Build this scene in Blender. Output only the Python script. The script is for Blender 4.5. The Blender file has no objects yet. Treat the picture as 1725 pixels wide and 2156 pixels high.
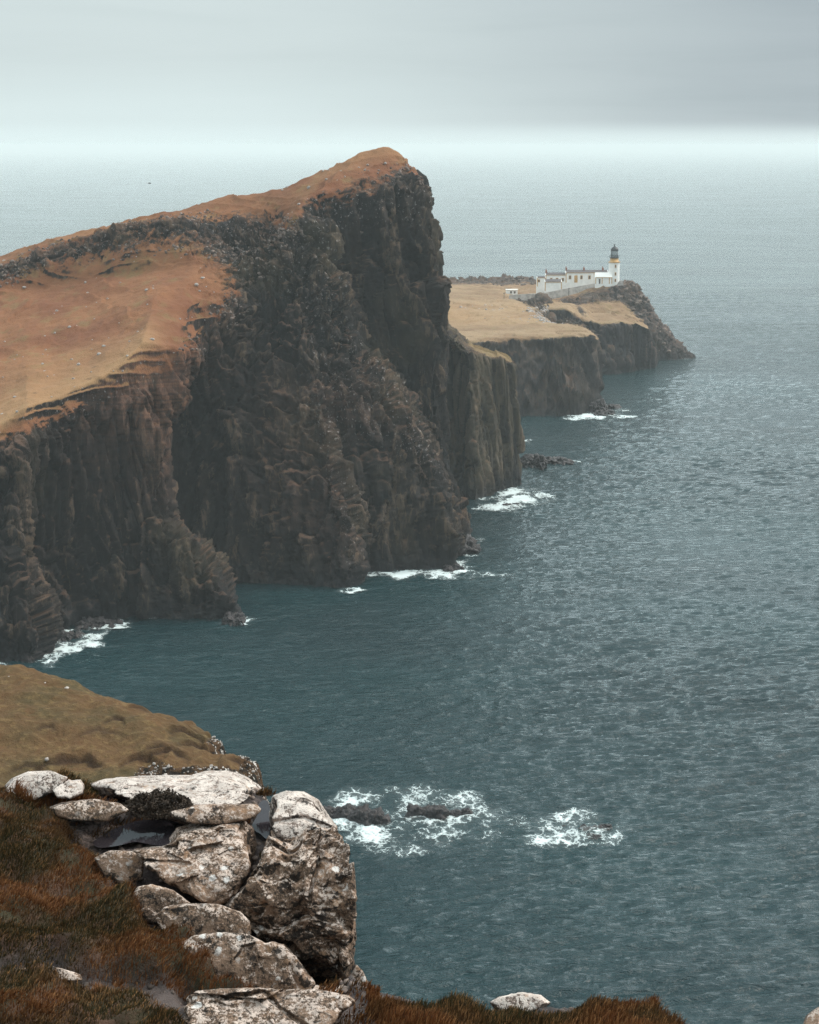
import bpy, math, random
import numpy as np
from mathutils import Vector
random.seed(7); RNG = np.random.RandomState(11)
SC = bpy.context.scene
# ------------------------------------------------------------------ camera, sky, sun, exposure
W, H, F = 1725.0, 2156.0, 3900.0            # the frame in photo units and the focal length in the same units
CX, CY = W/2, H/2
CAMZ = 95.0
TH = math.atan((CY-306)/F)
CAM = np.array([0, 0, CAMZ])
cam = bpy.data.cameras.new('camera'); co = bpy.data.objects.new('camera', cam)
SC.collection.objects.link(co); SC.camera = co
cam.sensor_fit = 'VERTICAL'; cam.sensor_height = 24; cam.lens = 24*F/H
cam.clip_start = 0.1; cam.clip_end = 200000
co.location = (0, 0, CAMZ); co.rotation_euler = (math.pi/2-TH, 0, 0)
SC.view_settings.view_transform = 'Standard'; SC.view_settings.look = 'None'
SC.view_settings.exposure = 0.18; SC.view_settings.gamma = 1.0
SC.cycles.use_denoising = True; SC.cycles.denoising_prefilter = 'NONE'; SC.cycles.denoising_input_passes = 'RGB_ALBEDO_NORMAL'; SC.cycles.use_adaptive_sampling = False
SC.cycles.max_bounces = 6; SC.cycles.diffuse_bounces = 3; SC.cycles.glossy_bounces = 3
SC.cycles.transparent_max_bounces = 12; SC.cycles.volume_bounces = 2
SUN_EL, SUN_AZ = math.radians(42), math.radians(68)     # azimuth from +Y towards +X

class NT:
    def __init__(s, tree): s.t = tree; s.n = tree.nodes; s.l = tree.links
    def put(s, sock, v):
        if hasattr(v, 'is_output') or isinstance(v, bpy.types.NodeSocket): s.l.new(v, sock)
        elif v is not None:
            try: sock.default_value = v
            except Exception: sock.default_value = tuple(v)+(1,)
    def node(s, typ, **k):
        n = s.n.new(typ)
        for a, b in k.items(): setattr(n, a, b)
        return n
    def math(s, op, a, b=None, clamp=False):
        n = s.node('ShaderNodeMath', operation=op, use_clamp=clamp); s.put(n.inputs[0], a)
        if b is not None: s.put(n.inputs[1], b)
        return n.outputs[0]
    def mix(s, f, a, b, blend='MIX'):
        n = s.node('ShaderNodeMix', data_type='RGBA', blend_type=blend); s.put(n.inputs[0], f)
        s.put(n.inputs[6], a if not isinstance(a, tuple) else tuple(a)+(1,)); s.put(n.inputs[7], b if not isinstance(b, tuple) else tuple(b)+(1,))
        return n.outputs[2]
    def ramp(s, f, a, b, c=0.0, d=1.0, smooth=True):
        n = s.node('ShaderNodeMapRange', interpolation_type='SMOOTHSTEP' if smooth else 'LINEAR'); s.put(n.inputs[0], f)
        n.inputs[1].default_value = a; n.inputs[2].default_value = b; n.inputs[3].default_value = c; n.inputs[4].default_value = d
        return n.outputs[0]
    def pos(s): return s.node('ShaderNodeNewGeometry').outputs['Position']
    def nrm(s): return s.node('ShaderNodeNewGeometry').outputs['Normal']
    def sep(s, v):
        n = s.node('ShaderNodeSeparateXYZ'); s.put(n.inputs[0], v); return n.outputs
    def scale(s, v, sc, rot=(0, 0, 0)):
        n = s.node('ShaderNodeMapping'); s.put(n.inputs[0], v); n.inputs['Scale'].default_value = sc; n.inputs['Rotation'].default_value = rot
        return n.outputs[0]
    def noise(s, v, sc, det=4, rough=0.55, dist=0.0, typ=None):
        n = s.node('ShaderNodeTexNoise'); s.put(n.inputs['Vector'], v); n.inputs['Scale'].default_value = sc
        if typ: n.noise_type = typ
        n.inputs['Detail'].default_value = det; n.inputs['Roughness'].default_value = rough; n.inputs['Distortion'].default_value = dist
        return n.outputs[0]
    def voro(s, v, sc, feat='F1', rand=1.0, out=0):
        n = s.node('ShaderNodeTexVoronoi', feature=feat); s.put(n.inputs['Vector'], v); n.inputs['Scale'].default_value = sc
        n.inputs['Randomness'].default_value = rand
        return n.outputs[out]
    def bump(s, h, strength, dist, prev=None):
        n = s.node('ShaderNodeBump'); n.inputs['Strength'].default_value = strength; n.inputs['Distance'].default_value = dist
        s.put(n.inputs['Height'], h)
        if prev is not None: s.put(n.inputs['Normal'], prev)
        return n.outputs[0]
    def attr(s, name):
        return s.node('ShaderNodeAttribute', attribute_name=name).outputs['Fac']

world = bpy.data.worlds.new('World'); SC.world = world; world.use_nodes = True
w = NT(world.node_tree); w.n.clear()
sky = w.node('ShaderNodeTexSky', sky_type='NISHITA', sun_disc=False, sun_elevation=SUN_EL, sun_rotation=SUN_AZ)
tc = w.node('ShaderNodeTexCoord').outputs['Generated']
sx, sy, sz = w.sep(tc)
# overcast: cloud deck over the clear sky; pale near the horizon, bright overhead, greyer bank towards the right
el = w.math('MAXIMUM', sz, 0.0)
cn = w.noise(w.scale(tc, (2.2, 2.2, 9.0)), 1.0, 5, 0.5)
base = w.mix(w.ramp(el, 0.0, 0.14), (0.72, 0.84, 0.86), (1.45, 1.73, 1.80))
base = w.mix(w.ramp(el, 0.11, 0.33), base, (0.38, 0.49, 0.52))
base = w.mix(w.ramp(el, 0.50, 0.82), base, (1.90, 2.08, 2.12))
bank = w.mix(w.ramp(w.math('ADD', sx, w.math('MULTIPLY', w.math('SUBTRACT', cn, 0.5), 0.22)), -0.14, 0.24), (0.58, 0.665, 0.67), (0.36, 0.42, 0.452))
el2 = w.math('ADD', el, w.math('MULTIPLY', w.math('SUBTRACT', cn, 0.5), 0.004))
f_hor = w.math('MULTIPLY', w.ramp(el2, 0.0025, 0.0135), w.ramp(el, 0.078, 0.115, 1.0, 0.0))
leftfade = w.ramp(sx, -0.12, 0.18, 0.06, 0.03)
hor = w.mix(w.ramp(sx, -0.2, 0.2), (0.69, 0.81, 0.815), (0.65, 0.755, 0.765))
base = w.mix(w.ramp(el, 0.0, 0.05), hor, base)
cl2 = w.noise(w.scale(tc, (5.0, 5.0, 60.0)), 1.0, 5, 0.55, 0.4)
bank = w.mix(w.ramp(cl2, 0.35, 0.68, 0, 0.07), bank, (0.70, 0.77, 0.79))
bank = w.mix(w.ramp(cl2, 0.62, 0.3, 0, 0.03), bank, (0.22, 0.27, 0.30))
col = w.mix(f_hor, base, bank)
lowfade = w.math('MULTIPLY', w.ramp(el, 0.012, 0.05, 1.0, 0.0), w.ramp(sx, -0.12, 0.14, 0.62, 0.0))
col = w.mix(lowfade, col, hor)
skyc = w.math('ADD', 0, 0)
bg1 = w.node('ShaderNodeBackground'); w.put(bg1.inputs[0], col); bg1.inputs[1].default_value = 1.0
bg2 = w.node('ShaderNodeBackground'); w.put(bg2.inputs[0], sky.outputs[0]); bg2.inputs[1].default_value = 0.05
ms = w.node('ShaderNodeMixShader'); ms.inputs[0].default_value = 0.04
w.l.new(bg1.outputs[0], ms.inputs[1]); w.l.new(bg2.outputs[0], ms.inputs[2])
wo = w.node('ShaderNodeOutputWorld'); w.l.new(ms.outputs[0], wo.inputs[0])
sun = bpy.data.lights.new('sun', 'SUN'); sun.energy = 2.7; sun.angle = math.radians(20); sun.color = (1.0, 0.92, 0.82)
so = bpy.data.objects.new('sun', sun); SC.collection.objects.link(so)
sd = Vector((math.sin(SUN_AZ)*math.cos(SUN_EL), math.cos(SUN_AZ)*math.cos(SUN_EL), math.sin(SUN_EL)))
so.rotation_euler = sd.to_track_quat('Z', 'Y').to_euler()

# ------------------------------------------------------------------ helpers
def rays(px, py):
    a = (np.asarray(px, float)-CX)/F; b = -(np.asarray(py, float)-CY)/F
    return np.stack([a, math.cos(TH)+b*math.sin(TH), -math.sin(TH)+b*math.cos(TH)], -1)
def P(px, py, Y):
    d = rays(px, py); return CAM+d*(Y/d[..., 1:2] if d.ndim > 1 else Y/d[1])
def PZ(px, py, z):
    d = rays(px, py); return CAM+d*((z-CAMZ)/d[..., 2:3] if d.ndim > 1 else (z-CAMZ)/d[2])

def _hash(i, j, k, seed):
    h = (i.astype(np.uint32)*np.uint32(374761393)) ^ (j.astype(np.uint32)*np.uint32(668265263)) ^ (k.astype(np.uint32)*np.uint32(2147483647)) ^ np.uint32(seed*974711+13)
    h = (h ^ (h >> np.uint32(13)))*np.uint32(1274126177)
    h = (h ^ (h >> np.uint32(16)))*np.uint32(2246822519)
    return h ^ (h >> np.uint32(15))
_G = RNG.normal(size=(256, 3)).astype(np.float32); _G /= np.linalg.norm(_G, axis=1)[:, None]
def noise(p, seed=0):
    p = np.asarray(p, np.float32); i = np.floor(p).astype(np.int64); f = p-i; u = f*f*f*(f*(f*6-15)+10)
    r = 0
    for dx in (0, 1):
        wx = u[..., 0] if dx else 1-u[..., 0]
        for dy in (0, 1):
            wy = u[..., 1] if dy else 1-u[..., 1]
            for dz in (0, 1):
                wz = u[..., 2] if dz else 1-u[..., 2]
                g = _G[_hash(i[..., 0]+dx, i[..., 1]+dy, i[..., 2]+dz, seed) & np.uint32(255)]
                r = r+wx*wy*wz*(g[..., 0]*(f[..., 0]-dx)+g[..., 1]*(f[..., 1]-dy)+g[..., 2]*(f[..., 2]-dz))
    return r*1.5
def fbm(p, oct=4, seed=0, gain=0.5, lac=2.03):
    r = 0; a = 1.0; q = np.asarray(p, np.float32)
    for o in range(oct):
        r = r+a*noise(q, seed+o); q = q*lac+3.7; a *= gain
    return r
def ridged(p, oct=4, seed=0, gain=0.5):
    r = 0; a = 1.0; q = np.asarray(p, np.float32)
    for o in range(oct):
        r = r+a*(1-2*np.abs(noise(q, seed+o))); q = q*2.1+1.7; a *= gain
    return r
def worley(p, seed=0, facet=False):
    p = np.asarray(p, np.float32); b = np.floor(p-0.5).astype(np.int64)
    f1 = np.full(p.shape[:-1], 9.0, np.float32); f2 = f1.copy(); idv = np.zeros_like(f1); fac = np.zeros_like(f1)
    for dx in (0, 1):
        for dy in (0, 1):
            for dz in (0, 1):
                c = b+np.array([dx, dy, dz]); h = _hash(c[..., 0], c[..., 1], c[..., 2], seed)
                jx = (h & np.uint32(255))/255.0; jy = ((h >> np.uint32(8)) & np.uint32(255))/255.0; jz = ((h >> np.uint32(16)) & np.uint32(255))/255.0
                ex, ey, ez = p[..., 0]-c[..., 0]-.15-.7*jx, p[..., 1]-c[..., 1]-.15-.7*jy, p[..., 2]-c[..., 2]-.15-.7*jz
                d = ex*ex+ey*ey+ez*ez
                rv = (h >> np.uint32(24))/255.0
                m = d < f1
                f2 = np.where(m, f1, np.minimum(f2, d)); idv = np.where(m, rv, idv); f1 = np.where(m, d, f1)
                if facet:
                    g_ = _G[(h ^ (h >> np.uint32(9))) & np.uint32(255)]; fac = np.where(m, g_[..., 0]*ex+g_[..., 1]*ey+g_[..., 2]*ez, fac)
    if facet: return np.sqrt(f1), np.sqrt(f2), idv, fac
    return np.sqrt(f1), np.sqrt(f2), idv
def sstep(a, b, x):
    t = np.clip((x-a)/(b-a), 0, 1); return t*t*(3-2*t)

def tag(o, label=None, cat=None, group=None, kind=None):
    for k, v in (('label', label), ('category', cat), ('group', group), ('kind', kind)):
        if v: o[k] = v
    return o
def mesh_obj(name, verts, faces, mat, parent=None, loc=None, attrs=None, smooth=True):
    verts = np.asarray(verts, np.float64); me = bpy.data.meshes.new(name)
    if loc is not None: verts = verts-np.asarray(loc)
    if isinstance(faces, np.ndarray):
        k = faces.shape[1]; me.vertices.add(len(verts)); me.vertices.foreach_set('co', verts.astype(np.float32).ravel())
        me.loops.add(faces.size); me.loops.foreach_set('vertex_index', faces.astype(np.int32).ravel())
        me.polygons.add(len(faces)); me.polygons.foreach_set('loop_start', np.arange(0, faces.size, k, dtype=np.int32))
        me.update(calc_edges=True)
    else:
        me.from_pydata(verts.tolist(), [], faces); me.update()
    if smooth: me.polygons.foreach_set('use_smooth', np.ones(len(me.polygons), bool))
    for a, v in (attrs or {}).items():
        at = me.attributes.new(a, 'FLOAT', 'POINT'); at.data.foreach_set('value', np.asarray(v, np.float32).ravel())
    me.materials.append(mat); o = bpy.data.objects.new(name, me); SC.collection.objects.link(o)
    if loc is not None: o.location = loc
    if parent is not None: o.parent = parent
    return o
def grid_faces(nr, nc):
    a = (np.arange(nr-1)[:, None]*nc+np.arange(nc-1)[None]).ravel()
    return np.stack([a, a+1, a+nc+1, a+nc], 1)
def grid_normals(V):
    du = np.gradient(V, axis=1); dv = np.gradient(V, axis=0); n = np.cross(du, dv)
    return n/(np.linalg.norm(n, axis=-1, keepdims=True)+1e-9)
def smooth_grid(A, k):
    for _ in range(k):
        B = A.copy(); B[1:-1] = (A[:-2]+2*A[1:-1]+A[2:])/4; A = B.copy(); A[:, 1:-1] = (B[:, :-2]+2*B[:, 1:-1]+B[:, 2:])/4
    return A
def resample(ctrl, nc_tot, nr_tot):
    """ctrl: rows x cols x k control grid -> dense grid, samples spread by length"""
    C = np.asarray(ctrl, float)
    def axis(C, ax, n):
        d = np.linalg.norm(np.diff(C[..., :3], axis=ax), axis=-1).mean(axis=1-ax)+1.0
        cum = np.concatenate([[0], np.cumsum(d)]); t = np.linspace(0, cum[-1], n); i = np.clip(np.searchsorted(cum, t, side='right')-1, 0, len(d)-1)
        f = (t-cum[i])/d[i]; sh = [1, 1, 1]; sh[ax] = n; f = f.reshape(sh)
        return np.take(C, i, ax)*(1-f)+np.take(C, i+1, ax)*f
    C = axis(C, 0, nr_tot); return axis(C, 1, nc_tot)
def poly_sd(x, y, poly):
    """signed distance to a closed polygon, negative inside"""
    poly = np.asarray(poly, float); d = np.full(x.shape, 1e9); ins = np.zeros(x.shape, bool)
    for a, b in zip(poly, np.roll(poly, -1, 0)):
        e = b-a; t = np.clip(((x-a[0])*e[0]+(y-a[1])*e[1])/(e@e+1e-12), 0, 1)
        d = np.minimum(d, np.hypot(x-a[0]-t*e[0], y-a[1]-t*e[1]))
        c = ((a[1] > y) != (b[1] > y)) & (x < (b[0]-a[0])*(y-a[1])/(b[1]-a[1]+1e-12)+a[0]); ins ^= c
    return np.where(ins, -d, d)
def plan(pts, z): return [tuple(PZ(a, b, z)[:2]) for a, b in pts]

# ------------------------------------------------------------------ materials
def new_mat(name, rough=0.9, spec=0.3):
    m = bpy.data.materials.new(name); m.use_nodes = True; t = NT(m.node_tree); b = t.n['Principled BSDF']
    b.inputs['Roughness'].default_value = rough; b.inputs['Specular IOR Level'].default_value = spec
    return m, t, b
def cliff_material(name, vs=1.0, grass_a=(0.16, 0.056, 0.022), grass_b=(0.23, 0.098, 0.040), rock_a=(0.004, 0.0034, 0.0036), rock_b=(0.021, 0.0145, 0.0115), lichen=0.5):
    m, t, b = new_mat(name)
    p = t.pos(); n = t.sep(t.nrm())[2]
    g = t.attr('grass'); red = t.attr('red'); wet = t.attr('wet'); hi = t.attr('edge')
    pv = t.scale(p, (1, 1, 0.22))
    r1 = t.noise(pv, 0.12*vs, 6, 0.65); r2 = t.noise(pv, 0.9*vs, 5, 0.7)
    rock = t.mix(t.ramp(t.math('ADD', t.math('MULTIPLY', r1, 0.55), t.math('MULTIPLY', t.attr('tone'), 0.5)), 0.40, 0.68), rock_a, rock_b)
    rock = t.mix(t.ramp(t.math('ADD', t.math('MULTIPLY', r2, 0.7), t.math('MULTIPLY', t.attr('tone'), 0.32)), 0.56, 0.66, 0, 0.72), rock, (0.115, 0.077, 0.050))
    green = t.noise(p, 0.05*vs, 4, 0.6)
    rock = t.mix(t.math('MULTIPLY', t.ramp(green, 0.50, 0.68), 0.4), rock, (0.050, 0.038, 0.018))
    # ledges carry turf, rusty moss
    ledge = t.math('MULTIPLY', t.ramp(n, 0.45, 0.8), t.ramp(t.noise(p, 0.11*vs, 3, 0.6), 0.46, 0.58))
    rock = t.mix(t.math('MULTIPLY', ledge, 0.7), rock, (0.085, 0.044, 0.025))
    strat = t.noise(t.scale(p, (0.05, 0.05, 1.3)), vs, 4, 0.6)
    redc = t.mix(t.ramp(strat, 0.4, 0.62), (0.085, 0.038, 0.024), (0.17, 0.075, 0.042))
    rock = t.mix(t.math('MULTIPLY', red, t.ramp(r2, 0.2, 0.6)), rock, redc)
    lch = t.math('MULTIPLY', t.ramp(t.noise(p, 1.1*vs, 4, 0.75), 0.585, 0.66), t.ramp(t.math('ADD', hi, t.math('MULTIPLY', t.noise(p, 0.09*vs, 3), 0.6)), 0.45, 0.85))
    rock = t.mix(t.math('MULTIPLY', lch, lichen), rock, (0.42, 0.38, 0.36))
    rock = t.mix(t.math('MULTIPLY', wet, 0.75), rock, (0.012, 0.013, 0.015))
    gn = t.noise(p, 0.045*vs, 5, 0.6); gs = t.noise(p, 1.6*vs, 4, 0.7)
    gr = t.mix(t.ramp(gn, 0.35, 0.65), grass_a, grass_b)
    gr = t.mix(t.ramp(gs, 0.45, 0.75, 0, 0.45), gr, (0.13, 0.06, 0.026))
    gr = t.mix(t.ramp(t.noise(p, 0.16*vs, 4, 0.7), 0.52, 0.68, 0, 0.5), gr, (0.17, 0.13, 0.05))
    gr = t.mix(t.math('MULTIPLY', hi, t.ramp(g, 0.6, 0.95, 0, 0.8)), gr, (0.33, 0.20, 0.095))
    dirt = t.math('MULTIPLY', t.ramp(t.noise(t.scale(p, (1, 1, 3)), 0.35*vs, 5, 0.7), 0.60, 0.72), 0.6)
    gr = t.mix(dirt, gr, (0.07, 0.034, 0.02))
    gm = t.math('ADD', g, t.math('MULTIPLY', t.math('SUBTRACT', t.noise(p, 0.5*vs, 5, 0.7), 0.5), 0.9))
    gm = t.math('MULTIPLY', t.ramp(gm, 0.42, 0.58), t.ramp(n, 0.12, 0.40))
    t.put(b.inputs['Base Color'], t.mix(gm, rock, gr))
    h = t.math('ADD', t.math('MULTIPLY', r2, 0.8), t.noise(pv, 3.0*vs, 4, 0.7))
    bm = t.bump(h, 0.75, 0.4/vs)
    t.put(b.inputs['Normal'], bm)
    return m
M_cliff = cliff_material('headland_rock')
M_butt = cliff_material('buttress_rock', 1.2, (0.13, 0.085, 0.04), (0.19, 0.13, 0.06), (0.022, 0.019, 0.017), (0.10, 0.078, 0.052))
M_hill = cliff_material('strata_rock', 1.0, (0.19, 0.112, 0.06), (0.27, 0.18, 0.105), (0.032, 0.027, 0.027), (0.11, 0.085, 0.075))
M_shelf = cliff_material('shelf_rock', 1.0, (0.195, 0.12, 0.065), (0.285, 0.20, 0.118), (0.026, 0.023, 0.023), (0.085, 0.066, 0.055))
M_far = cliff_material('far_headland_rock', 1.0, (0.195, 0.12, 0.065), (0.285, 0.20, 0.118), (0.018, 0.016, 0.018), (0.055, 0.043, 0.040))

def simple(name, col, rough=0.8, var=0.15, sc=3.0, metal=0.0):
    m, t, b = new_mat(name, rough)
    nz = t.noise(t.pos(), sc, 4, 0.6)
    d = tuple(c*(1-var*2) for c in col)
    t.put(b.inputs['Base Color'], t.mix(t.ramp(nz, 0.35, 0.65), d, col)); b.inputs['Metallic'].default_value = metal
    return m
M_white = simple('white_render', (0.87, 0.86, 0.83), 0.8, 0.06, 0.6)
M_buff = simple('ochre_paint', (0.60, 0.36, 0.15), 0.7)
M_black = simple('black_paint', (0.03, 0.032, 0.035), 0.4)
M_slate = simple('slate_roof', (0.10, 0.085, 0.085), 0.6, 0.2, 1.5)
M_chim = simple('chimney_clay', (0.30, 0.11, 0.07), 0.85)
M_glass = simple('window_dark', (0.12, 0.10, 0.09), 0.15)
M_wallstone = simple('boundary_wall_render', (0.50, 0.46, 0.43), 0.9, 0.2, 0.5)
M_lead = simple('pale_roof', (0.78, 0.76, 0.72), 0.6, 0.05)
m, t, b = new_mat('lantern_glass', 0.05, 0.5); b.inputs['Base Color'].default_value = (0.55, 0.63, 0.65, 1); b.inputs['Alpha'].default_value = 0.45; M_lglass = m

def sea_rock_mat():
    m, t, b = new_mat('wet_black_rock', 0.55, 0.4)
    p = t.pos(); r = t.noise(p, 0.9, 5, 0.7)
    t.put(b.inputs['Base Color'], t.mix(t.ramp(r, 0.4, 0.7), (0.012, 0.011, 0.013), (0.045, 0.035, 0.034)))
    t.put(b.inputs['Normal'], t.bump(t.noise(p, 3.0, 5, 0.7), 0.8, 0.25)); return m
M_searock = sea_rock_mat()

def lichen_mat(name, dark=(0.045, 0.034, 0.026), mid=(0.235, 0.155, 0.108), pale=(0.58, 0.475, 0.41), bias=0.0):
    m, t, b = new_mat(name, 0.88, 0.25)
    p = t.pos(); n = t.sep(t.nrm())[2]
    up = t.ramp(t.math('ADD', n, t.math('MULTIPLY', t.math('SUBTRACT', t.noise(p, 2.2, 4, 0.6), 0.5), 1.1)), -0.15, 0.75)   # higher on upward faces: more pale crust, less black; broken by noise
    big = t.noise(p, 3.2, 4, 0.6, 0.6); med = t.noise(p, 13.0, 5, 0.72); fine = t.noise(p, 55.0, 4, 0.75); vf = t.noise(p, 140.0, 3, 0.7)
    c = t.mix(t.ramp(fine, 0.36, 0.62), dark, mid)
    c = t.mix(t.ramp(t.math('ADD', big, bias-0.02), 0.46, 0.64, 0, 0.8), c, tuple(x*1.35 for x in mid))
    k = t.math('ADD', t.math('ADD', t.math('MULTIPLY', med, 0.70), t.math('MULTIPLY', fine, 0.60)), t.math('MULTIPLY', up, 0.13))
    pm = t.ramp(t.math('ADD', k, bias), 0.755, 0.83)
    c = t.mix(pm, c, t.mix(t.ramp(t.noise(p, 9.0, 3), 0.4, 0.6), pale, tuple(x*0.72 for x in pale)))
    # rounded crustose patches
    v = t.voro(t.scale(p, (1, 1, 1)), 8.5); vd = t.math('ADD', v, t.math('MULTIPLY', t.math('SUBTRACT', med, 0.5), 1.1))
    sel = t.ramp(t.noise(p, 2.6, 2), 0.52, 0.62)
    c = t.mix(t.math('MULTIPLY', t.ramp(vd, 0.10, 0.2, .9, 0), sel), c, (0.66, 0.63, 0.60))
    # warm ochre stains and black crust
    c = t.mix(t.ramp(t.noise(t.scale(p, (1, 1, 1.7)), 6.0, 5, 0.7), 0.56, 0.68, 0, 0.6), c, (0.30, 0.17, 0.09))
    blk = t.ramp(t.math('SUBTRACT', t.noise(p, 10.0, 6, 0.78), t.math('MULTIPLY', up, 0.09)), 0.475, 0.54)
    c = t.mix(t.math('MULTIPLY', blk, 0.93), c, (0.018, 0.015, 0.013))
    t.put(b.inputs['Base Color'], c)
    bp = t.bump(t.math('ADD', t.math('MULTIPLY', med, 1.0), t.math('MULTIPLY', fine, 0.45)), 0.85, 0.03)
    t.put(b.inputs['Normal'], t.bump(vf, 0.4, 0.006, bp)); return m
M_boulder = lichen_mat('lichened_rock')
M_pale = lichen_mat('pale_lichened_rock', (0.07, 0.052, 0.044), (0.29, 0.225, 0.19), (0.64, 0.56, 0.505), 0.055)

def fore_ground_mat():
    m, t, b = new_mat('peat_and_turf', 0.85, 0.3)
    p = t.pos(); g = t.attr('grass'); r = t.attr('rock')
    n1 = t.noise(p, 3.0, 5, 0.7); n2 = t.noise(p, 20.0, 5, 0.7)
    peat = t.mix(t.ramp(n2, 0.4, 0.65), (0.022, 0.017, 0.017), (0.07, 0.052, 0.048))
    peat = t.mix(t.ramp(n1, 0.42, 0.6), peat, (0.072, 0.055, 0.050))
    turf = t.mix(t.ramp(n1, 0.4, 0.62), (0.026, 0.022, 0.008), (0.06, 0.024, 0.009))
    c = t.mix(g, peat, turf)
    c = t.mix(r, c, t.mix(t.ramp(n2, 0.45, 0.6), (0.045, 0.034, 0.032), (0.20, 0.155, 0.14)))
    t.put(b.inputs['Base Color'], c)
    t.put(b.inputs['Roughness'], t.ramp(n1, 0.45, 0.6, 0.8, 0.5))
    t.put(b.inputs['Normal'], t.bump(n2, 0.8, 0.03)); return m
M_ground = fore_ground_mat()
def knoll_mat():
    m, t, b = new_mat('short_turf', 0.95, 0.15)
    p = t.pos(); s = t.attr('soil'); r = t.attr('rock'); nz = t.sep(t.nrm())[2]
    n1 = t.noise(p, 0.35, 4, 0.6); n2 = t.noise(p, 3.5, 5, 0.7); n3 = t.noise(t.scale(p, (1, 0.5, 1)), 11.0, 4, 0.75)
    g = t.mix(t.ramp(n1, 0.36, 0.62), (0.070, 0.054, 0.027), (0.105, 0.060, 0.029))
    g = t.mix(t.ramp(n2, 0.45, 0.7, 0, 0.55), g, (0.20, 0.135, 0.062))
    g = t.mix(t.ramp(n3, 0.5, 0.75, 0, 0.6), g, (0.07, 0.05, 0.02))
    g = t.mix(t.ramp(t.noise(p, 1.0, 5, 0.7), 0.56, 0.70, 0, 0.55), g, (0.12, 0.055, 0.025))
    g = t.mix(t.math('MULTIPLY', s, 0.9), g, (0.035, 0.022, 0.016))
    rk = t.mix(t.ramp(n2, 0.42, 0.58), (0.02, 0.017, 0.014), (0.085, 0.05, 0.028))
    sp = t.math('MULTIPLY', t.ramp(t.noise(p, 5.5, 3, 0.65), 0.585, 0.63), t.ramp(t.noise(p, 0.9, 3, 0.5), 0.42, 0.56))
    rk = t.mix(sp, rk, (0.58, 0.54, 0.50))
    cl = t.ramp(nz, 0.12, 0.42, 1, 0)
    k = t.ramp(t.math('ADD', t.math('MAXIMUM', r, cl), t.math('MULTIPLY', t.math('SUBTRACT', t.noise(p, 3.2, 5, 0.8), 0.5), 1.3)), 0.4, 0.6)
    t.put(b.inputs['Base Color'], t.mix(k, g, rk))
    t.put(b.inputs['Normal'], t.bump(t.math('ADD', n2, t.math('MULTIPLY', n3, 0.4)), 0.9, 0.16)); return m
M_knoll = knoll_mat()
def blade_mat():
    m, t, b = new_mat('dry_moor_grass', 0.7, 0.2)
    p = t.pos(); tint = t.attr('tint'); hgt = t.attr('h')
    n1 = t.noise(p, 1.5, 4, 0.6)
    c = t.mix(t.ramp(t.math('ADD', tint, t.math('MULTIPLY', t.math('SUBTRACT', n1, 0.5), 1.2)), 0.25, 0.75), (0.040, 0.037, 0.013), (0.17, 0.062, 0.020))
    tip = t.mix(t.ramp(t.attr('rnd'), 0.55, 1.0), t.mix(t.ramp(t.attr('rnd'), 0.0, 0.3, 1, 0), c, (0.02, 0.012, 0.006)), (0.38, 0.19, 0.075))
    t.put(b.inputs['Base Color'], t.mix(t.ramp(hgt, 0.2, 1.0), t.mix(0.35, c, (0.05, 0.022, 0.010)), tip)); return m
M_blade = blade_mat()
def sea_mat():
    m, t, b = new_mat('sea_water', 0.07, 0.5)
    b.inputs['IOR'].default_value = 1.333
    p = t.pos()
    bigm = t.noise(p, 0.012, 3, 0.5)
    t.put(b.inputs['Base Color'], t.mix(t.ramp(bigm, 0.35, 0.65), (0.0008, 0.017, 0.021), (0.0012, 0.023, 0.027)))
    R = (0, 0, math.radians(-14))
    a = t.noise(t.scale(p, (0.4, 1, 1), R), 0.75, 4, 0.62, 0.4)
    c = t.noise(t.scale(p, (0.45, 1, 1), (0, 0, math.radians(8))), 1.9, 4, 0.65, 0.3)
    d = t.noise(t.scale(p, (0.35, 1, 1), R), 0.09, 3, 0.5)
    gust = t.ramp(t.noise(t.scale(p, (0.5, 1, 1), (0, 0, math.radians(25))), 0.013, 4, 0.6), 0.35, 0.65, 0.5, 1.25)
    calm = t.attr('open'); keep = t.math('SUBTRACT', 1.0, t.math('MULTIPLY', calm, 0.0))
    t.put(b.inputs['Roughness'], t.math('ADD', 0.07, t.math('MULTIPLY', calm, 0.03)))
    b1 = t.bump(t.math('MULTIPLY', t.math('MULTIPLY', d, gust), keep), 1.0, 1.3)
    b2 = t.bump(t.math('MULTIPLY', t.math('MULTIPLY', a, gust), keep), 1.0, 1.0, b1)
    b3 = t.bump(t.math('MULTIPLY', c, keep), 1.0, 0.22, b2)
    t.put(b.inputs['Normal'], b3); return m
M_sea = sea_mat()
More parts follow.
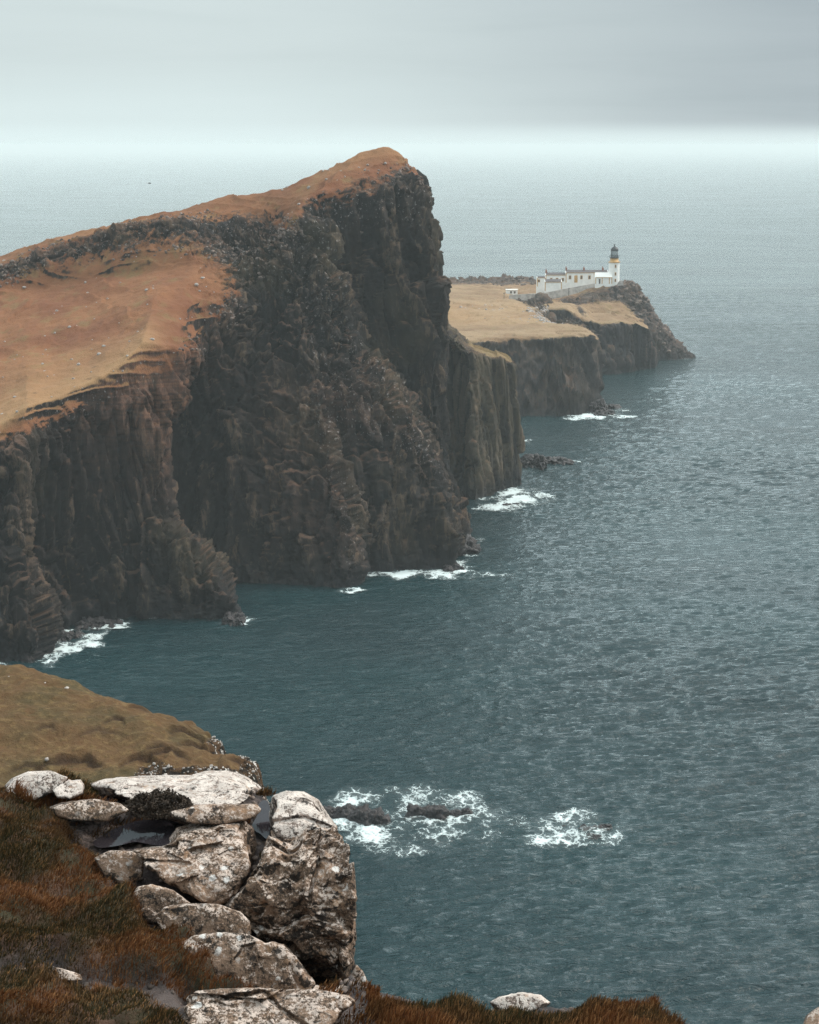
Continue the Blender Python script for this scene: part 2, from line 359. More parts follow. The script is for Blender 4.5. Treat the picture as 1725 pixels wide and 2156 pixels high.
def foam_mat():
    m, t, b = new_mat('white_foam', 0.7, 0.3)
    p = t.pos(); den = t.attr('foam_amount')
    q = t.scale(p, (0.8, 0.55, 1))
    wv = t.noise(q, 0.5, 3, 0.6)
    nn = t.node('ShaderNodeVectorMath', operation='ADD'); t.put(nn.inputs[0], q)
    cv = t.node('ShaderNodeTexNoise'); t.put(cv.inputs['Vector'], q); cv.inputs['Scale'].default_value = 0.8; cv.inputs['Detail'].default_value = 3
    sc_ = t.node('ShaderNodeVectorMath', operation='SCALE'); t.put(sc_.inputs[0], cv.outputs['Color']); sc_.inputs['Scale'].default_value = 1.6
    t.put(nn.inputs[1], sc_.outputs[0])
    v1 = t.voro(nn.outputs[0], 0.62, 'DISTANCE_TO_EDGE'); v2 = t.voro(nn.outputs[0], 1.7, 'DISTANCE_TO_EDGE')
    lace = t.math('ADD', t.ramp(v1, 0.0, 0.24, 0.34, 0.0), t.ramp(v2, 0.0, 0.2, 0.22, 0.0))
    lace = t.math('ADD', lace, t.math('ADD', t.math('MULTIPLY', t.noise(q, 1.3, 6, 0.8, 0.8), 1.1), -0.25))
    al = t.ramp(t.math('ADD', lace, t.math('SUBTRACT', t.math('MULTIPLY', den, 0.95), 0.99)), 0.0, 0.75)
    al = t.math('MAXIMUM', t.math('MULTIPLY', al, 0.85), t.math('MULTIPLY', t.math('POWER', den, 2.0), 0.13))
    b.inputs['Base Color'].default_value = (0.66, 0.75, 0.75, 1)
    t.put(b.inputs['Alpha'], t.math('MULTIPLY', al, t.ramp(den, 0.02, 0.2))); return m
M_foam = foam_mat()
m, t, b = new_mat('puddle_water', 0.03, 0.5); b.inputs['Base Color'].default_value = (0.035, 0.030, 0.034, 1); b.inputs['IOR'].default_value = 1.33
t.put(b.inputs['Normal'], t.bump(t.noise(t.pos(), 14.0, 3), 0.12, 0.01)); M_puddle = m
M_stone = simple('pale_field_stone', (0.42, 0.375, 0.345), 0.9, 0.25, 2.0)
M_crag = simple('grey_crag_stone', (0.21, 0.16, 0.135), 0.9, 0.4, .8)

# ------------------------------------------------------------------ sea
def wave_z(x, y):
    c, s = math.cos(math.radians(-14)), math.sin(math.radians(-14))
    u = c*x-s*y; v = s*x+c*y
    q = np.stack([u*0.13, v*0.40, np.zeros_like(x)], -1)
    q[..., 0] += 0.5*noise(np.stack([x*.05, y*.05, 0*x+4], -1), 5)
    r = 1-2*np.abs(noise(q, 31)); q2 = np.stack([u*0.07, v*0.12, 0*x+9], -1)
    z = 0.37*r+0.20*noise(q2, 33)+0.24*noise(q*1.9+5, 35)*np.clip(500/y, 0, 1)+0.12*noise(q*4.1+2, 37)*np.clip(350/y, 0, 1)**2
    gu = .75+.55*noise(np.stack([x*.012, y*.008, 0*x+2], -1), 41)
    return z*gu*sstep(1500, 500, y)
def build_sea():
    ys = [120.0]
    while ys[-1] < 900: ys.append(ys[-1]+0.0000034*ys[-1]**2+0.12)
    while ys[-1] < 2200: ys.append(ys[-1]*1.0035)
    while ys[-1] < 120000: ys.append(ys[-1]*1.03)
    ys = np.array(ys); nx = 820; s = np.linspace(-1, 1, nx)
    s = np.sign(s)*(0.27*np.abs(s)+0.95*np.abs(s)**7)
    X = s[None]*ys[:, None]; Y = np.repeat(ys[:, None], nx, 1)
    V = np.stack([X, Y, wave_z(X, Y)], -1)
    # the rest of the water around and behind, one sheet joined to it
    o = mesh_obj('sea', V.reshape(-1, 3), grid_faces(len(ys), nx), M_sea, attrs={'open': sstep(600, 3000, V[..., 1])}); tag(o, 'teal grey open sea ruffled by wind', kind='structure')
    k = 120000.0
    o2 = mesh_obj('sea', [(-k, -k, -0.02), (k, -k, -0.02), (k, 121, -0.6), (-k, 121, -0.6)], [(0, 1, 2, 3)], M_sea); tag(o2, 'sea water running on beneath the near cliffs', kind='structure')
    return len(ys)
build_sea()

# ------------------------------------------------------------------ headlands
def cliff_disp(V, N, amp, vs=1.0, seed=0, zs=.75):
    """columnar, blocky displacement for steep rock"""
    p = V.reshape(-1, 3).astype(np.float32)*np.array([vs, vs, vs*zs], np.float32)
    wp = p.copy(); wob = fbm(p*[.05, .05, .03], 3, seed+1); wob2 = fbm(p*[.05, .05, .03]+40, 3, seed+2)
    wp[:, 0] += 3*wob; wp[:, 1] += 3*wob2
    wp[:, 0] += wp[:, 2]*0.10
    f1, f2, i1, c1 = worley(wp*[1/14., 1/14., 1/60.], seed+3, True)
    g1, g2, i2, c2 = worley(wp*[1/4.4, 1/4.4, 1/26.], seed+4, True)
    h1, h2, i3, c3 = worley(wp*[1/1.9, 1/1.9, 1/10.], seed+5, True)
    k1, k2, i4, c4 = worley(p*[1/.95, 1/.95, 1/2.6], seed+6, True)
    d = (i1-0.5)*3.0+c1*2.4-1.2*sstep(.08, 0, f2-f1)+(i2-0.5)*2.2+c2*2.4-1.2*sstep(.12, 0, g2-g1)+(i3-.5)*1.1+c3*1.5-.6*sstep(.14, 0, h2-h1)+(i4-.5)*.6+c4*.7
    d = d+.8*ridged(wp*[.17, .17, .012], 3, seed+12)+2.0*fbm(p*[.03, .03, .022], 3, seed+8)
    tone = .42*i2+.38*i3+.2*i4
    return (d/vs).reshape(V.shape[:-1])*amp, tone.reshape(V.shape[:-1])
def headland(name, label, ctrl, nr, nc, mat, seed=0, vs=1.0, sm=6, crag_amp=1.0, warp=1.0, zs=.75):
    """ctrl[row][col] = (px, py, Y, grass, red, edge) or a world point ('w', x, y, z, ...)"""
    A = np.zeros((len(ctrl), len(ctrl[0]), 6))
    for i, r in enumerate(ctrl):
        for j, c in enumerate(r):
            if c[0] == 'w': A[i, j, :3] = c[1:4]; ex = c[4:]
            else: A[i, j, :3] = P(c[0], c[1], c[2]); ex = c[3:]
            ex = list(ex)+[0]*(3-len(ex)); A[i, j, 3:] = ex
    G = resample(A, nc, nr); G = smooth_grid(G, sm)
    V = G[..., :3].copy(); N = grid_normals(smooth_grid(V, 8))
    if N[nr//3, nc//2, 1] > 0: N = -N
    gr = np.clip(G[..., 3], 0, 1)
    d, tone = cliff_disp(V, N, crag_amp, vs, seed, zs); d = d*(1-.6*sstep(.15, .42, gr))
    soft = 0.9*fbm(V.reshape(-1, 3)*.06, 4, seed+20).reshape(gr.shape)+0.22*fbm(V.reshape(-1, 3)*.45, 3, seed+21).reshape(gr.shape)
    wgt = sstep(0.75, 0.35, gr+0.25*fbm(V.reshape(-1, 3)*.08, 3, seed+30).reshape(gr.shape)*warp)
    tm = sstep(.4, .62, gr+.12*fbm(V.reshape(-1, 3)*.04, 2, 44).reshape(gr.shape))*sstep(1.02, .86, gr+.1*fbm(V.reshape(-1, 3)*.05, 2, 45).reshape(gr.shape))
    ph = V[..., 2]/2.4+1.6*fbm(V.reshape(-1, 3)*[.035, .035, .05], 3, 46).reshape(gr.shape); soft = soft+tm*.8*((ph-np.floor(ph))**3)
    foot = 0.35+0.65*sstep(-2, 4, V[..., 2])
    V = V+N*(d*wgt*foot+soft*(1-wgt))[..., None]
    wet = sstep(7, 1.5, V[..., 2]+1.5*fbm(V.reshape(-1, 3)*.2, 2, 3).reshape(gr.shape))
    fc = grid_faces(nr, nc)
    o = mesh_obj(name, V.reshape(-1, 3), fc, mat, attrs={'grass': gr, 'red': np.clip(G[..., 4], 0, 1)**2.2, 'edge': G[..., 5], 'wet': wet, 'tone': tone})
    tag(o, label, kind='structure')
    return V, gr
def off(c, dx, dy, dz=0, g=0):
    p = P(c[0], c[1], c[2]) if c[0] != 'w' else np.array(c[1:4]); return ('w', p[0]+dx, p[1]+dy, p[2]+dz, g)

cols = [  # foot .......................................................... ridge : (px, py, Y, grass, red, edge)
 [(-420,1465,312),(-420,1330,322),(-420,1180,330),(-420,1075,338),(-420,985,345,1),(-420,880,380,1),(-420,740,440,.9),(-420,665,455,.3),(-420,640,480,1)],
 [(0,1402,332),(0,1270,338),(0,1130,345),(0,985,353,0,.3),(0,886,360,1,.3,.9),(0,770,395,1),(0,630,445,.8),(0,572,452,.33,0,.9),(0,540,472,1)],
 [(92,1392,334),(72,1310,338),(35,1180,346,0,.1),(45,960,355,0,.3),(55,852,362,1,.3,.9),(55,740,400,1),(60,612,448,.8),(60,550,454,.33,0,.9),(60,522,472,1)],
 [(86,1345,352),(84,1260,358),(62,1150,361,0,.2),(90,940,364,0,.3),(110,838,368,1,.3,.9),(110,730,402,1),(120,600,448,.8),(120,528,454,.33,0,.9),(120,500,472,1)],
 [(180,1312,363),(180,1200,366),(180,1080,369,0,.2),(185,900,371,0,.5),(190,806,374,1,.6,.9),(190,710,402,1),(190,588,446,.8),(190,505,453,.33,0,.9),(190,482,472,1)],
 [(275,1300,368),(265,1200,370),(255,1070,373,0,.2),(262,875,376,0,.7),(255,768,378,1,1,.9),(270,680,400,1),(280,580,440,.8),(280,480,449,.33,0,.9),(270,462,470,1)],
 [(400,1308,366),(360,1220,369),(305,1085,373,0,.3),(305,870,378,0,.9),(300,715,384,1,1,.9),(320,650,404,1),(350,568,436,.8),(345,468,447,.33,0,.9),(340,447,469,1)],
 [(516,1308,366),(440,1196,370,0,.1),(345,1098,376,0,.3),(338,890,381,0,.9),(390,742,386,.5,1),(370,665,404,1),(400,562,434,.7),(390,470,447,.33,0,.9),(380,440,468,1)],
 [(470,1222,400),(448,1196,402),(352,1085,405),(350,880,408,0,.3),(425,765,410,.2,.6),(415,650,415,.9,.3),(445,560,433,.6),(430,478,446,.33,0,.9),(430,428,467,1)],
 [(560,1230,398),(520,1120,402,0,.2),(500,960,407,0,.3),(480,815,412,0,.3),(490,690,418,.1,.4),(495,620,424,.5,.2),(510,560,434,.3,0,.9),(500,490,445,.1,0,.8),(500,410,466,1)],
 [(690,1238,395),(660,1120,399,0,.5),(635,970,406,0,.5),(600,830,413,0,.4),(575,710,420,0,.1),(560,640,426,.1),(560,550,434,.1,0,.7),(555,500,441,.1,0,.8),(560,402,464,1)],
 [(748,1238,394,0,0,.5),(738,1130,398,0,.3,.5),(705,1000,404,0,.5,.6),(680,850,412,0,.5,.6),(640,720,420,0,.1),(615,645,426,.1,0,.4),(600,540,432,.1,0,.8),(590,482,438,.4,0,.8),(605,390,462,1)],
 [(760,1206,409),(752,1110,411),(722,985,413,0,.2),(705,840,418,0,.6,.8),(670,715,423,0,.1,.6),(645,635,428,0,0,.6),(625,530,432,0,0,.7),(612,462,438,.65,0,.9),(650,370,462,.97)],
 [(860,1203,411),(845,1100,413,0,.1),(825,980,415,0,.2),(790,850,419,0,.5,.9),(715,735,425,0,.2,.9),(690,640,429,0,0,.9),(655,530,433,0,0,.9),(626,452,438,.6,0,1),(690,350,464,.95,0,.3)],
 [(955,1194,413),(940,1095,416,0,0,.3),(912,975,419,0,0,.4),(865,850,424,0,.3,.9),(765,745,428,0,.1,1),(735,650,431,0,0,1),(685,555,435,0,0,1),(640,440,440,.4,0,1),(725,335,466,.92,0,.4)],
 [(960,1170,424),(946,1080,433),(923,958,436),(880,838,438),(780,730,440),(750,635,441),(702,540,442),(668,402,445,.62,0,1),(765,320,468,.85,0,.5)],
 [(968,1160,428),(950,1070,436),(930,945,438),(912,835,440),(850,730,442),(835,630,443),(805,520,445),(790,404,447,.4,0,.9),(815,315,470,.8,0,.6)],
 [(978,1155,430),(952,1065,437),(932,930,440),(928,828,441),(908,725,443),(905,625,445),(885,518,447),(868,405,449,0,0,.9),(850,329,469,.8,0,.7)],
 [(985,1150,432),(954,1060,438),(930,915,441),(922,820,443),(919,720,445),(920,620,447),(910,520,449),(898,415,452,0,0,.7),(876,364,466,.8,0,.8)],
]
last = cols[-1]
def zs(c, k): return ('w', c[1], c[2], c[3]*k if c[3] > 0 else c[3])+tuple(c[4:])
cols.append([zs(off(c, -.5, 24), .965) for c in last]); cols.append([zs(off(c, -8, 60), .80) for c in last]); cols.append([zs(off(c, -60, 130), .55) for c in last])
for c in cols:
    c.append(off(c[-1], -4, 26, -14, .97)); c.append(off(c[-1], -6, 24, -38, .97)); r = c[-1]; c.append(('w', r[1]-6, r[2]+16, -3, 0))
ctrl = [[c[i] for c in cols] for i in range(len(cols[0]))]
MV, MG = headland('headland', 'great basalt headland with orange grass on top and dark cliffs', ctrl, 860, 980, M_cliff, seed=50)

def col_from(px_foot, y_foot, px_rim, y_rim, yr, plats, rg_=.9):
    """foot on the water, an upper cliff point, rim, then plateau points"""
    f = PZ(px_foot, y_foot, -1.0); Y0 = f[1]
    c = [(px_foot, y_foot, Y0)]
    for k in (.35, .7, .94): c.append((px_foot+(px_rim-px_foot)*k, y_foot+(y_rim-y_foot)*k, Y0+(yr-Y0)*k, 0 if k < .9 else .2))
    c.append((px_rim, y_rim, yr, rg_)); c += plats; return c
def finish(cols, back=40, drop=10):
    for c in cols:
        c.append(off(c[-1], -2, back, -drop, .8)); r = c[-1]; c.append(('w', r[1]-3, r[2]+back*.6, -3, 0))
    return [[c[i] for c in cols] for i in range(len(cols[0]))]
# second buttress, behind the wall
cb = [
 col_from(880,1075,870,700,505,[(860,672,540,.35),(860,660,560,.3)], .3),
 col_from(972,1066,935,702,508,[(935,690,535,.3),(935,684,560,.3)], .3),
 col_from(1005,1062,985,740,508,[(975,722,530,.35),(970,714,550,.3)], .3),
 col_from(1050,1045,1030,754,513,[(1018,742,532,.9),(1010,738,550,.7)], .3),
 col_from(1084,1035,1066,762,516,[(1064,752,532,.9),(1056,748,550,.7)], .3),
 col_from(1098,1031,1084,774,520,[(1076,766,534,.8),(1070,760,550,.7)], .3),
]
for c in cb[:2]:
    for k in (0, 1, 2, 3): c[k] = (c[k][0], c[k][1], c[k][2]+(12 if k else 6))
l = cb[-1]; cb.append([off(c, -.6, 14) for c in l]); cb.append([off(c, -12, 40) for c in l])
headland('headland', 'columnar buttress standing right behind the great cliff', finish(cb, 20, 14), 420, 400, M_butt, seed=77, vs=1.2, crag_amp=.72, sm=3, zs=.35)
# third: broad grassy shelf
cc = [
 col_from(850,900,850,715,660,[(850,690,700,1),(850,655,760,1,0,.8),(850,630,820,.8),(850,603,900,.9)]),
 col_from(1000,893,985,714,664,[(960,696,700,1),(950,655,760,.8,0,.9),(950,628,820,.9),(950,600,930,.8)]),
 col_from(1100,884,1080,710,668,[(1060,690,705,1),(1050,655,762,.7,0,1),(1050,628,830,.9),(1050,600,930,.7)]),
 col_from(1160,884,1150,706,670,[(1120,684,708,1),(1110,656,765,.7,0,1),(1110,638,830,1),(1110,624,930,1)]),
 col_from(1215,882,1215,702,672,[(1180,684,708,1),(1140,672,735,.9),(1142,652,780,.4,0,1),(1145,646,830,.6)]),
 col_from(1248,872,1248,700,676,[(1215,685,708,1),(1165,680,728,.9),(1146,668,762,.2),(1150,642,800,.97)]),
 col_from(1268,862,1262,712,682,[(1232,690,704,.8),(1170,684,728,.7),(1150,674,760,0),(1154,644,800,.97)]),
]
l = cc[-1]; cc.append([off(c, -.6, 16, 0, 0) for c in l]); cc.append([off(c, -8, 60, -2, 0) for c in l])
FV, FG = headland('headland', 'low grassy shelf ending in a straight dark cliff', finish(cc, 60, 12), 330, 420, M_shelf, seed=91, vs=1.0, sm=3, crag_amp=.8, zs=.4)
# fourth: dark cliffs below the lighthouse hill
cd = [
 col_from(1140,800,1146,645,800,[(1150,641,812,.95),(1155,636,840,1),(1160,632,860,1)]),
 col_from(1200,800,1195,650,798,[(1195,644,812,.9),(1190,638,840,1),(1190,632,860,1)]),
 col_from(1240,798,1228,672,792,[(1222,656,806,.3),(1215,640,840,.6),(1215,630,865,.8)]),
 col_from(1275,796,1262,682,786,[(1250,672,800,.8),(1245,655,838,.9),(1245,640,865,.8)]),
 col_from(1320,789,1305,676,788,[(1295,670,804,.8),(1290,658,838,.9),(1290,645,865,.8)]),
 col_from(1352,784,1342,682,792,[(1335,674,806,.8),(1328,664,838,.8),(1322,652,865,.7)]),
 col_from(1381,780,1366,692,796,[(1356,682,808,.6),(1345,668,838,.4),(1340,657,865,.3)]),
]
l = cd[-1]; cd.append([off(c, -.8, 12, 0, 0) for c in l]); cd.append([off(c, -6, 40, -2, 0) for c in l])
headland('headland', 'dark vertical cliffs below the lighthouse hill', finish(cd, 30, 8), 220, 300, M_far, seed=131, vs=1.0, sm=1, crag_amp=.85, zs=.4)
# fifth: the lighthouse hill and its rocky point running out to sea
def hc(pts): return [(a, b, c, g) for a, b, c, g in pts]
ce = [
 hc([(850,668,800,.9),(850,650,830,1),(850,635,860,.9),(850,622,895,.9),(850,612,925,.9),(850,603,960,.7),(850,594,1000,.2)]),
 hc([(950,660,800,.9),(950,645,830,1),(950,632,860,.9),(950,620,895,.9),(950,610,925,.9),(950,601,960,.6),(950,592,1000,.1)]),
 hc([(1060,655,800,.9),(1060,640,830,1),(1060,630,852,.9),(1060,622,880,.9),(1065,612,915,.8),(1060,600,950,.5),(1050,590,990,0)]),
 hc([(1130,655,806,.9),(1130,642,820,1),(1130,630,842,1),(1130,621,860,1),(1130,609,900,.8),(1130,600,930,.6),(1130,592,960,0)]),
 hc([(1200,660,826,.8),(1200,645,832,.4),(1200,632,838,.3),(1200,620,846,.7),(1200,609,862,.9),(1200,602,890,.8),(1200,600,930,.5)]),
 hc([(1255,672,826,.9),(1255,648,832,.9),(1255,634,838,.4),(1255,620,844,.3),(1255,604,850,.7),(1255,598,866,.8),(1255,597,900,.5)]),
 hc([(1305,682,828,.9),(1305,655,832,.9),(1305,638,838,.7),(1305,622,842,.1),(1300,607,846,.3),(1295,597,852,.7),(1290,596,880,.5)]),
 hc([(1345,700,834,.3),(1342,670,836,.6),(1340,650,840,.2),(1335,630,844,0),(1328,610,848,.1),(1318,597,853,.5),(1305,597,880,.4)]),
 hc([(1385,757,832,0),(1370,690,838,.2),(1362,662,841,0),(1352,640,845,0),(1343,615,849,0),(1332,600,854,.1),(1315,600,880,.1)]),
 hc([(1425,757,834,0),(1400,705,839,0),(1380,680,843,0),(1366,665,846,0),(1355,640,850,0),(1342,618,856,0),(1330,612,880,0)]),
 hc([(1458,755,838,0),(1432,728,842,0),(1410,708,846,0),(1392,690,850,0),(1375,672,855,0),(1360,650,862,0),(1345,640,885,0)]),
 hc([(1463,750,845,0),(1445,738,850,0),(1420,722,856,0),(1402,705,862,0),(1385,690,868,0),(1370,672,876,0),(1355,660,895,0)]),
]
for c in ce[:8]: c.insert(0, off(c[0], 0, -14, -12, .5))
for c in ce[8:]: c.insert(0, off(c[0], 0, -2, -3))
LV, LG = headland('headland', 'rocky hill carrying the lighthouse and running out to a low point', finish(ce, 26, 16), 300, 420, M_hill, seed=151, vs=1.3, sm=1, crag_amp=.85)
# far shore rocks
def rock_mesh(n, seed, size, sharp=1.0, squash=0.7):
    u = np.linspace(0, math.pi, n); v = np.linspace(0, 2*math.pi, 2*n, endpoint=False); U, Vv = np.meshgrid(u, v, indexing='ij')
    D = np.stack([np.sin(U)*np.cos(Vv), np.sin(U)*np.sin(Vv), np.cos(U)], -1)
    f1, f2, i1 = worley(D*1.7+seed*3.1, seed); g1, g2, i2 = worley(D*4+seed, seed+1)
    r = 1+sharp*(.45*(i1-.5)+.20*(i2-.5)+.18*fbm(D*3+seed, 3, seed))
    p = D*r[..., None]*np.array(size)*[1, 1, squash]
    fs = []
    a = np.arange(n-1)[:, None]*2*n; b = np.arange(2*n)[None]; b2 = (b+1) % (2*n)
    f = np.stack([a+b, a+2*n+b, a+2*n+b2, a+b2], -1).reshape(-1, 4)
    return p.reshape(-1, 3), f

# ------------------------------------------------------------------ rocks in the water
def sea_rock(label, px0, px1, py0, py1, n=1, depth=3.0, seed=1, group=None, hf=1.0, mat=None):
    """a jagged skerry filling that width on the water, its crest py1-py0 high"""
    base = PZ((px0+px1)/2, py1-2, 0.0); L = np.linalg.norm(base-CAM)/F
    wid = (px1-px0)*L; hgt = (py1-py0)*L*hf
    Vs, Fs, k = [], [], 0; rg = np.random.RandomState(seed); n = max(1, (n+1)//2); hh = hgt*.55
    for j in range(n):
        t_ = (j+.5)/n; p, f = rock_mesh(44 if n > 1 else 34, 3, (1, 1, 1), 0, 1.0); D0 = p/np.linalg.norm(p, axis=1)[:, None]
        sz = np.array([wid/n*rg.uniform(.55, .75), depth*rg.uniform(.7, 1.0), hh*rg.uniform(.75, 1.1)]); p = D0*sz; m0 = min(sz[0], sz[1], hh*1.6)
        f1, f2, i1 = worley(p/(m0*.62)+seed+j*5, seed); g1, g2, i2 = worley(p/(m0*.25)+seed, seed+1)
        p = p*(1+.62*(i1-.5)+.22*fbm(p/(m0*.5)+seed, 3, seed))[:, None]+D0*m0*(.16*(i2-.5))[:, None]
        p = p+[(t_-.5)*wid*.8, rg.uniform(-.25, .25)*depth, 0]
        Vs.append(p); Fs.append(f+k); k += len(p)
    V = np.concatenate(Vs)+base
    o = mesh_obj('sea_rock', V, np.concatenate(Fs), mat or M_searock, loc=base, smooth=False); tag(o, label, 'rock', group); return o
g = 'rocks of the near reef'
sea_rock('largest black reef rock, left end of the reef near the boulder', 676, 750, 1686, 1722, 3, 2.2, 2, g, 1.3)
sea_rock('jagged black reef rock in surf just right of the largest one', 742, 812, 1686, 1733, 3, 2.4, 3, g, 1.3)
sea_rock('long low black reef rock in the middle of the surf', 860, 938, 1693, 1722, 4, 1.8, 4, g, 1.3)
sea_rock('small black rock right of the long low reef rock', 944, 970, 1703, 1719, 2, 1.2, 5, g, 1.3)
sea_rock('small black rock at the right end of the left surf patch', 970, 992, 1701, 1718, 1, 1.0, 6, g, 1.3)
sea_rock('dark pointed rock amid the right hand surf patch', 1223, 1247, 1737, 1751, 2, 1.0, 7, g, 1.3)
sea_rock('low brown rock behind the pointed rock in right surf patch', 1258, 1284, 1736, 1747, 2, 1.0, 8, g, 1.3)
sea_rock('low brown rock in front of the pointed rock, right surf patch', 1238, 1262, 1754, 1765, 1, 1.0, 9, g, 1.3)
sea_rock('tiny rock left of the pointed rock in the right surf patch', 1186, 1196, 1738, 1745, 1, .7, 10, g)
g = 'rocks at the foot of the cliffs'
sea_rock('low black skerry running out right of the columnar buttress', 1096, 1150, 942, 980, 4, 7, 12, g, .9)
sea_rock('outer tip of the low black skerry beyond the buttress', 1144, 1200, 956, 978, 4, 5, 13, g, .9)
sea_rock('dark rock stump at the foot of the great cliff corner', 958, 1003, 1118, 1161, 2, 5, 14, g)
sea_rock('small rock in the surf below the columnar buttress', 1062, 1078, 1054, 1068, 1, 1.5, 15, g)
sea_rock('second small rock in the surf below the buttress', 1079, 1096, 1055, 1066, 1, 1.5, 16, g)
sea_rock('sloping rocks at the corner of the grassy shelf cliff', 1240, 1275, 830, 868, 3, 8, 17, g)
sea_rock('low black rock in surf at the shelf cliff corner', 1250, 1290, 858, 876, 3, 5, 18, g)
sea_rock('outermost rock in surf at the shelf cliff corner', 1278, 1303, 846, 860, 2, 4, 19, g)
sea_rock('dark rocks at the tip of the dark spur', 470, 520, 1285, 1312, 3, 4, 20, g)
sea_rock('dark boulder at the water edge in the left cove', 78, 112, 1350, 1372, 3, 3, 22, g)
sea_rock('wet boulder bank in the left cove', 105, 175, 1322, 1346, 5, 3, 23, g)
sea_rock('dark boulder bank at the back of the left cove', 165, 262, 1296, 1318, 6, 4, 24, g)
sea_rock('low rock at the foot of the mid cliff', 935, 975, 1180, 1203, 3, 3, 25, g)
for i in range(4):
    sea_rock(['leftmost low grey shore rock behind the far grass', 'second low grey shore rock from the left behind the grass', 'third low grey shore rock from the left behind the grass', 'rightmost low grey shore rock, nearest the white hut'][i], 1000+i*38-35, 1000+i*38+5, 586+(i % 2)*2, 599, 4, 12, 60+i, 'low rocks along the far shore', .5, M_crag)

# ------------------------------------------------------------------ surf
def surf(label, ells, res, seed=0):
    """foam sheet over the union of ellipses given as (px, py, half width px, half height px, density)"""
    pts = [(PZ(e[0], e[1], 0), e) for e in ells]
    E = []
    for c, e in pts:
        L = np.linalg.norm(c-CAM)/F; a = e[2]*L
        b = abs(PZ(e[0], e[1]-e[3], 0)[1]-PZ(e[0], e[1]+e[3], 0)[1])/2; E.append((c[0], c[1], a, b, e[4]))
    x0 = min(e[0]-e[2]*1.3 for e in E); x1 = max(e[0]+e[2]*1.3 for e in E); y0 = min(e[1]-e[3]*1.3 for e in E); y1 = max(e[1]+e[3]*1.3 for e in E)
    nx = int((x1-x0)/res)+2; ny = int((y1-y0)/(res*1.6))+2
    X, Y = np.meshgrid(np.linspace(x0, x1, nx), np.linspace(y0, y1, ny))
    wx = X+3.2*fbm(np.stack([X*.10, Y*.10, 0*X+seed], -1), 4, 7); wy = Y+4.5*fbm(np.stack([X*.12, Y*.12, 0*X+seed+9], -1), 3, 8)
    D = np.zeros_like(X)
    for cx, cy, a, b, d in E:
        r = np.sqrt(((wx-cx)/a)**2+((wy-cy)/b)**2); D = np.maximum(D, d*np.clip(1.15-r, 0, 1)**.6*(r < 1.15))
    D *= np.clip(1+1.1*fbm(np.stack([X*.16, Y*.10, 0*X+seed], -1), 4, 12), .1, 1.5)
    keep = D > 0.03; f = grid_faces(ny, nx); kf = keep.ravel()[f].any(1); f = f[kf]
    V = np.stack([X, Y, wave_z(X, Y)+0.28], -1).reshape(-1, 3)
    use = np.unique(f); mp = -np.ones(len(V), int); mp[use] = np.arange(len(use))
    o = mesh_obj('sea_foam', V[use], mp[f], M_foam, attrs={'foam_amount': D.ravel()[use]}); tag(o, label, kind='stuff')
surf('white surf swirling round the near reef rocks', [(750,1700,85,40,.85),(860,1700,120,44,.82),(970,1715,95,48,.78),(800,1755,110,38,.7),(830,1800,65,26,.72),(960,1762,100,34,.6),(720,1735,55,26,.7),(880,1740,85,30,.7),(1070,1745,90,22,.42)], .22, 1)
surf('lacy surf patch round the right reef rocks', [(1180,1730,60,18,.75),(1240,1752,95,34,.72),(1180,1775,75,28,.68),(1290,1760,40,28,.8),(1130,1740,50,20,.45)], .22, 2)
surf('surf line at the foot of the great cliff', [(800,1208,55,9,.9),(870,1212,70,14,1.15),(950,1210,50,14,1.05),(1030,1212,55,9,.75),(975,1190,18,8,.9)], .5, 3)
surf('small surf patch at the foot of the brown buttress', [(735,1246,36,6,1.0),(690,1236,25,4,.6)], .4, 4)
surf('broad white surf below the columnar buttress', [(1060,1064,58,18,1.2),(1110,1048,55,20,1.15),(1030,1076,30,8,.9)], .5, 5)
surf('surf at the corner of the shelf cliff', [(1250,878,62,9,1.15),(1300,880,48,6,.8),(1205,884,25,4,.7),(1310,866,25,5,.7)], .8, 6)
surf('thin surf at the outer skerry', [(1205,976,14,4,.9),(1112,932,14,6,.8),(1170,985,40,4,.35)], .8, 7)
surf('surf washing the cobbles of the left cove', [(220,1318,62,12,1.3),(165,1342,62,17,1.4),(120,1372,40,18,1.3),(105,1396,24,10,1.1),(240,1366,18,5,.6),(20,1405,40,5,.7)], .4, 8)
surf('surf at the tip of the dark spur', [(520,1309,22,8,1.0),(478,1312,28,4,.5),(320,1304,10,4,.9),(455,1216,16,6,.9),(445,1304,8,3,.6)], .4, 9)
surf('thin surf behind the stump at the cliff corner', [(1005,1168,30,4,.6),(1008,1140,8,10,.4)], .5, 10)
surf('far surf breaking beyond the low shore', [(960,590,60,3,1.0),(1010,592,60,3,.7)], 1.6, 11)
surf('thin surf edging the rocky point', [(1440,757,30,2.5,.6),(1380,762,12,3,.3)], 1.2, 12)

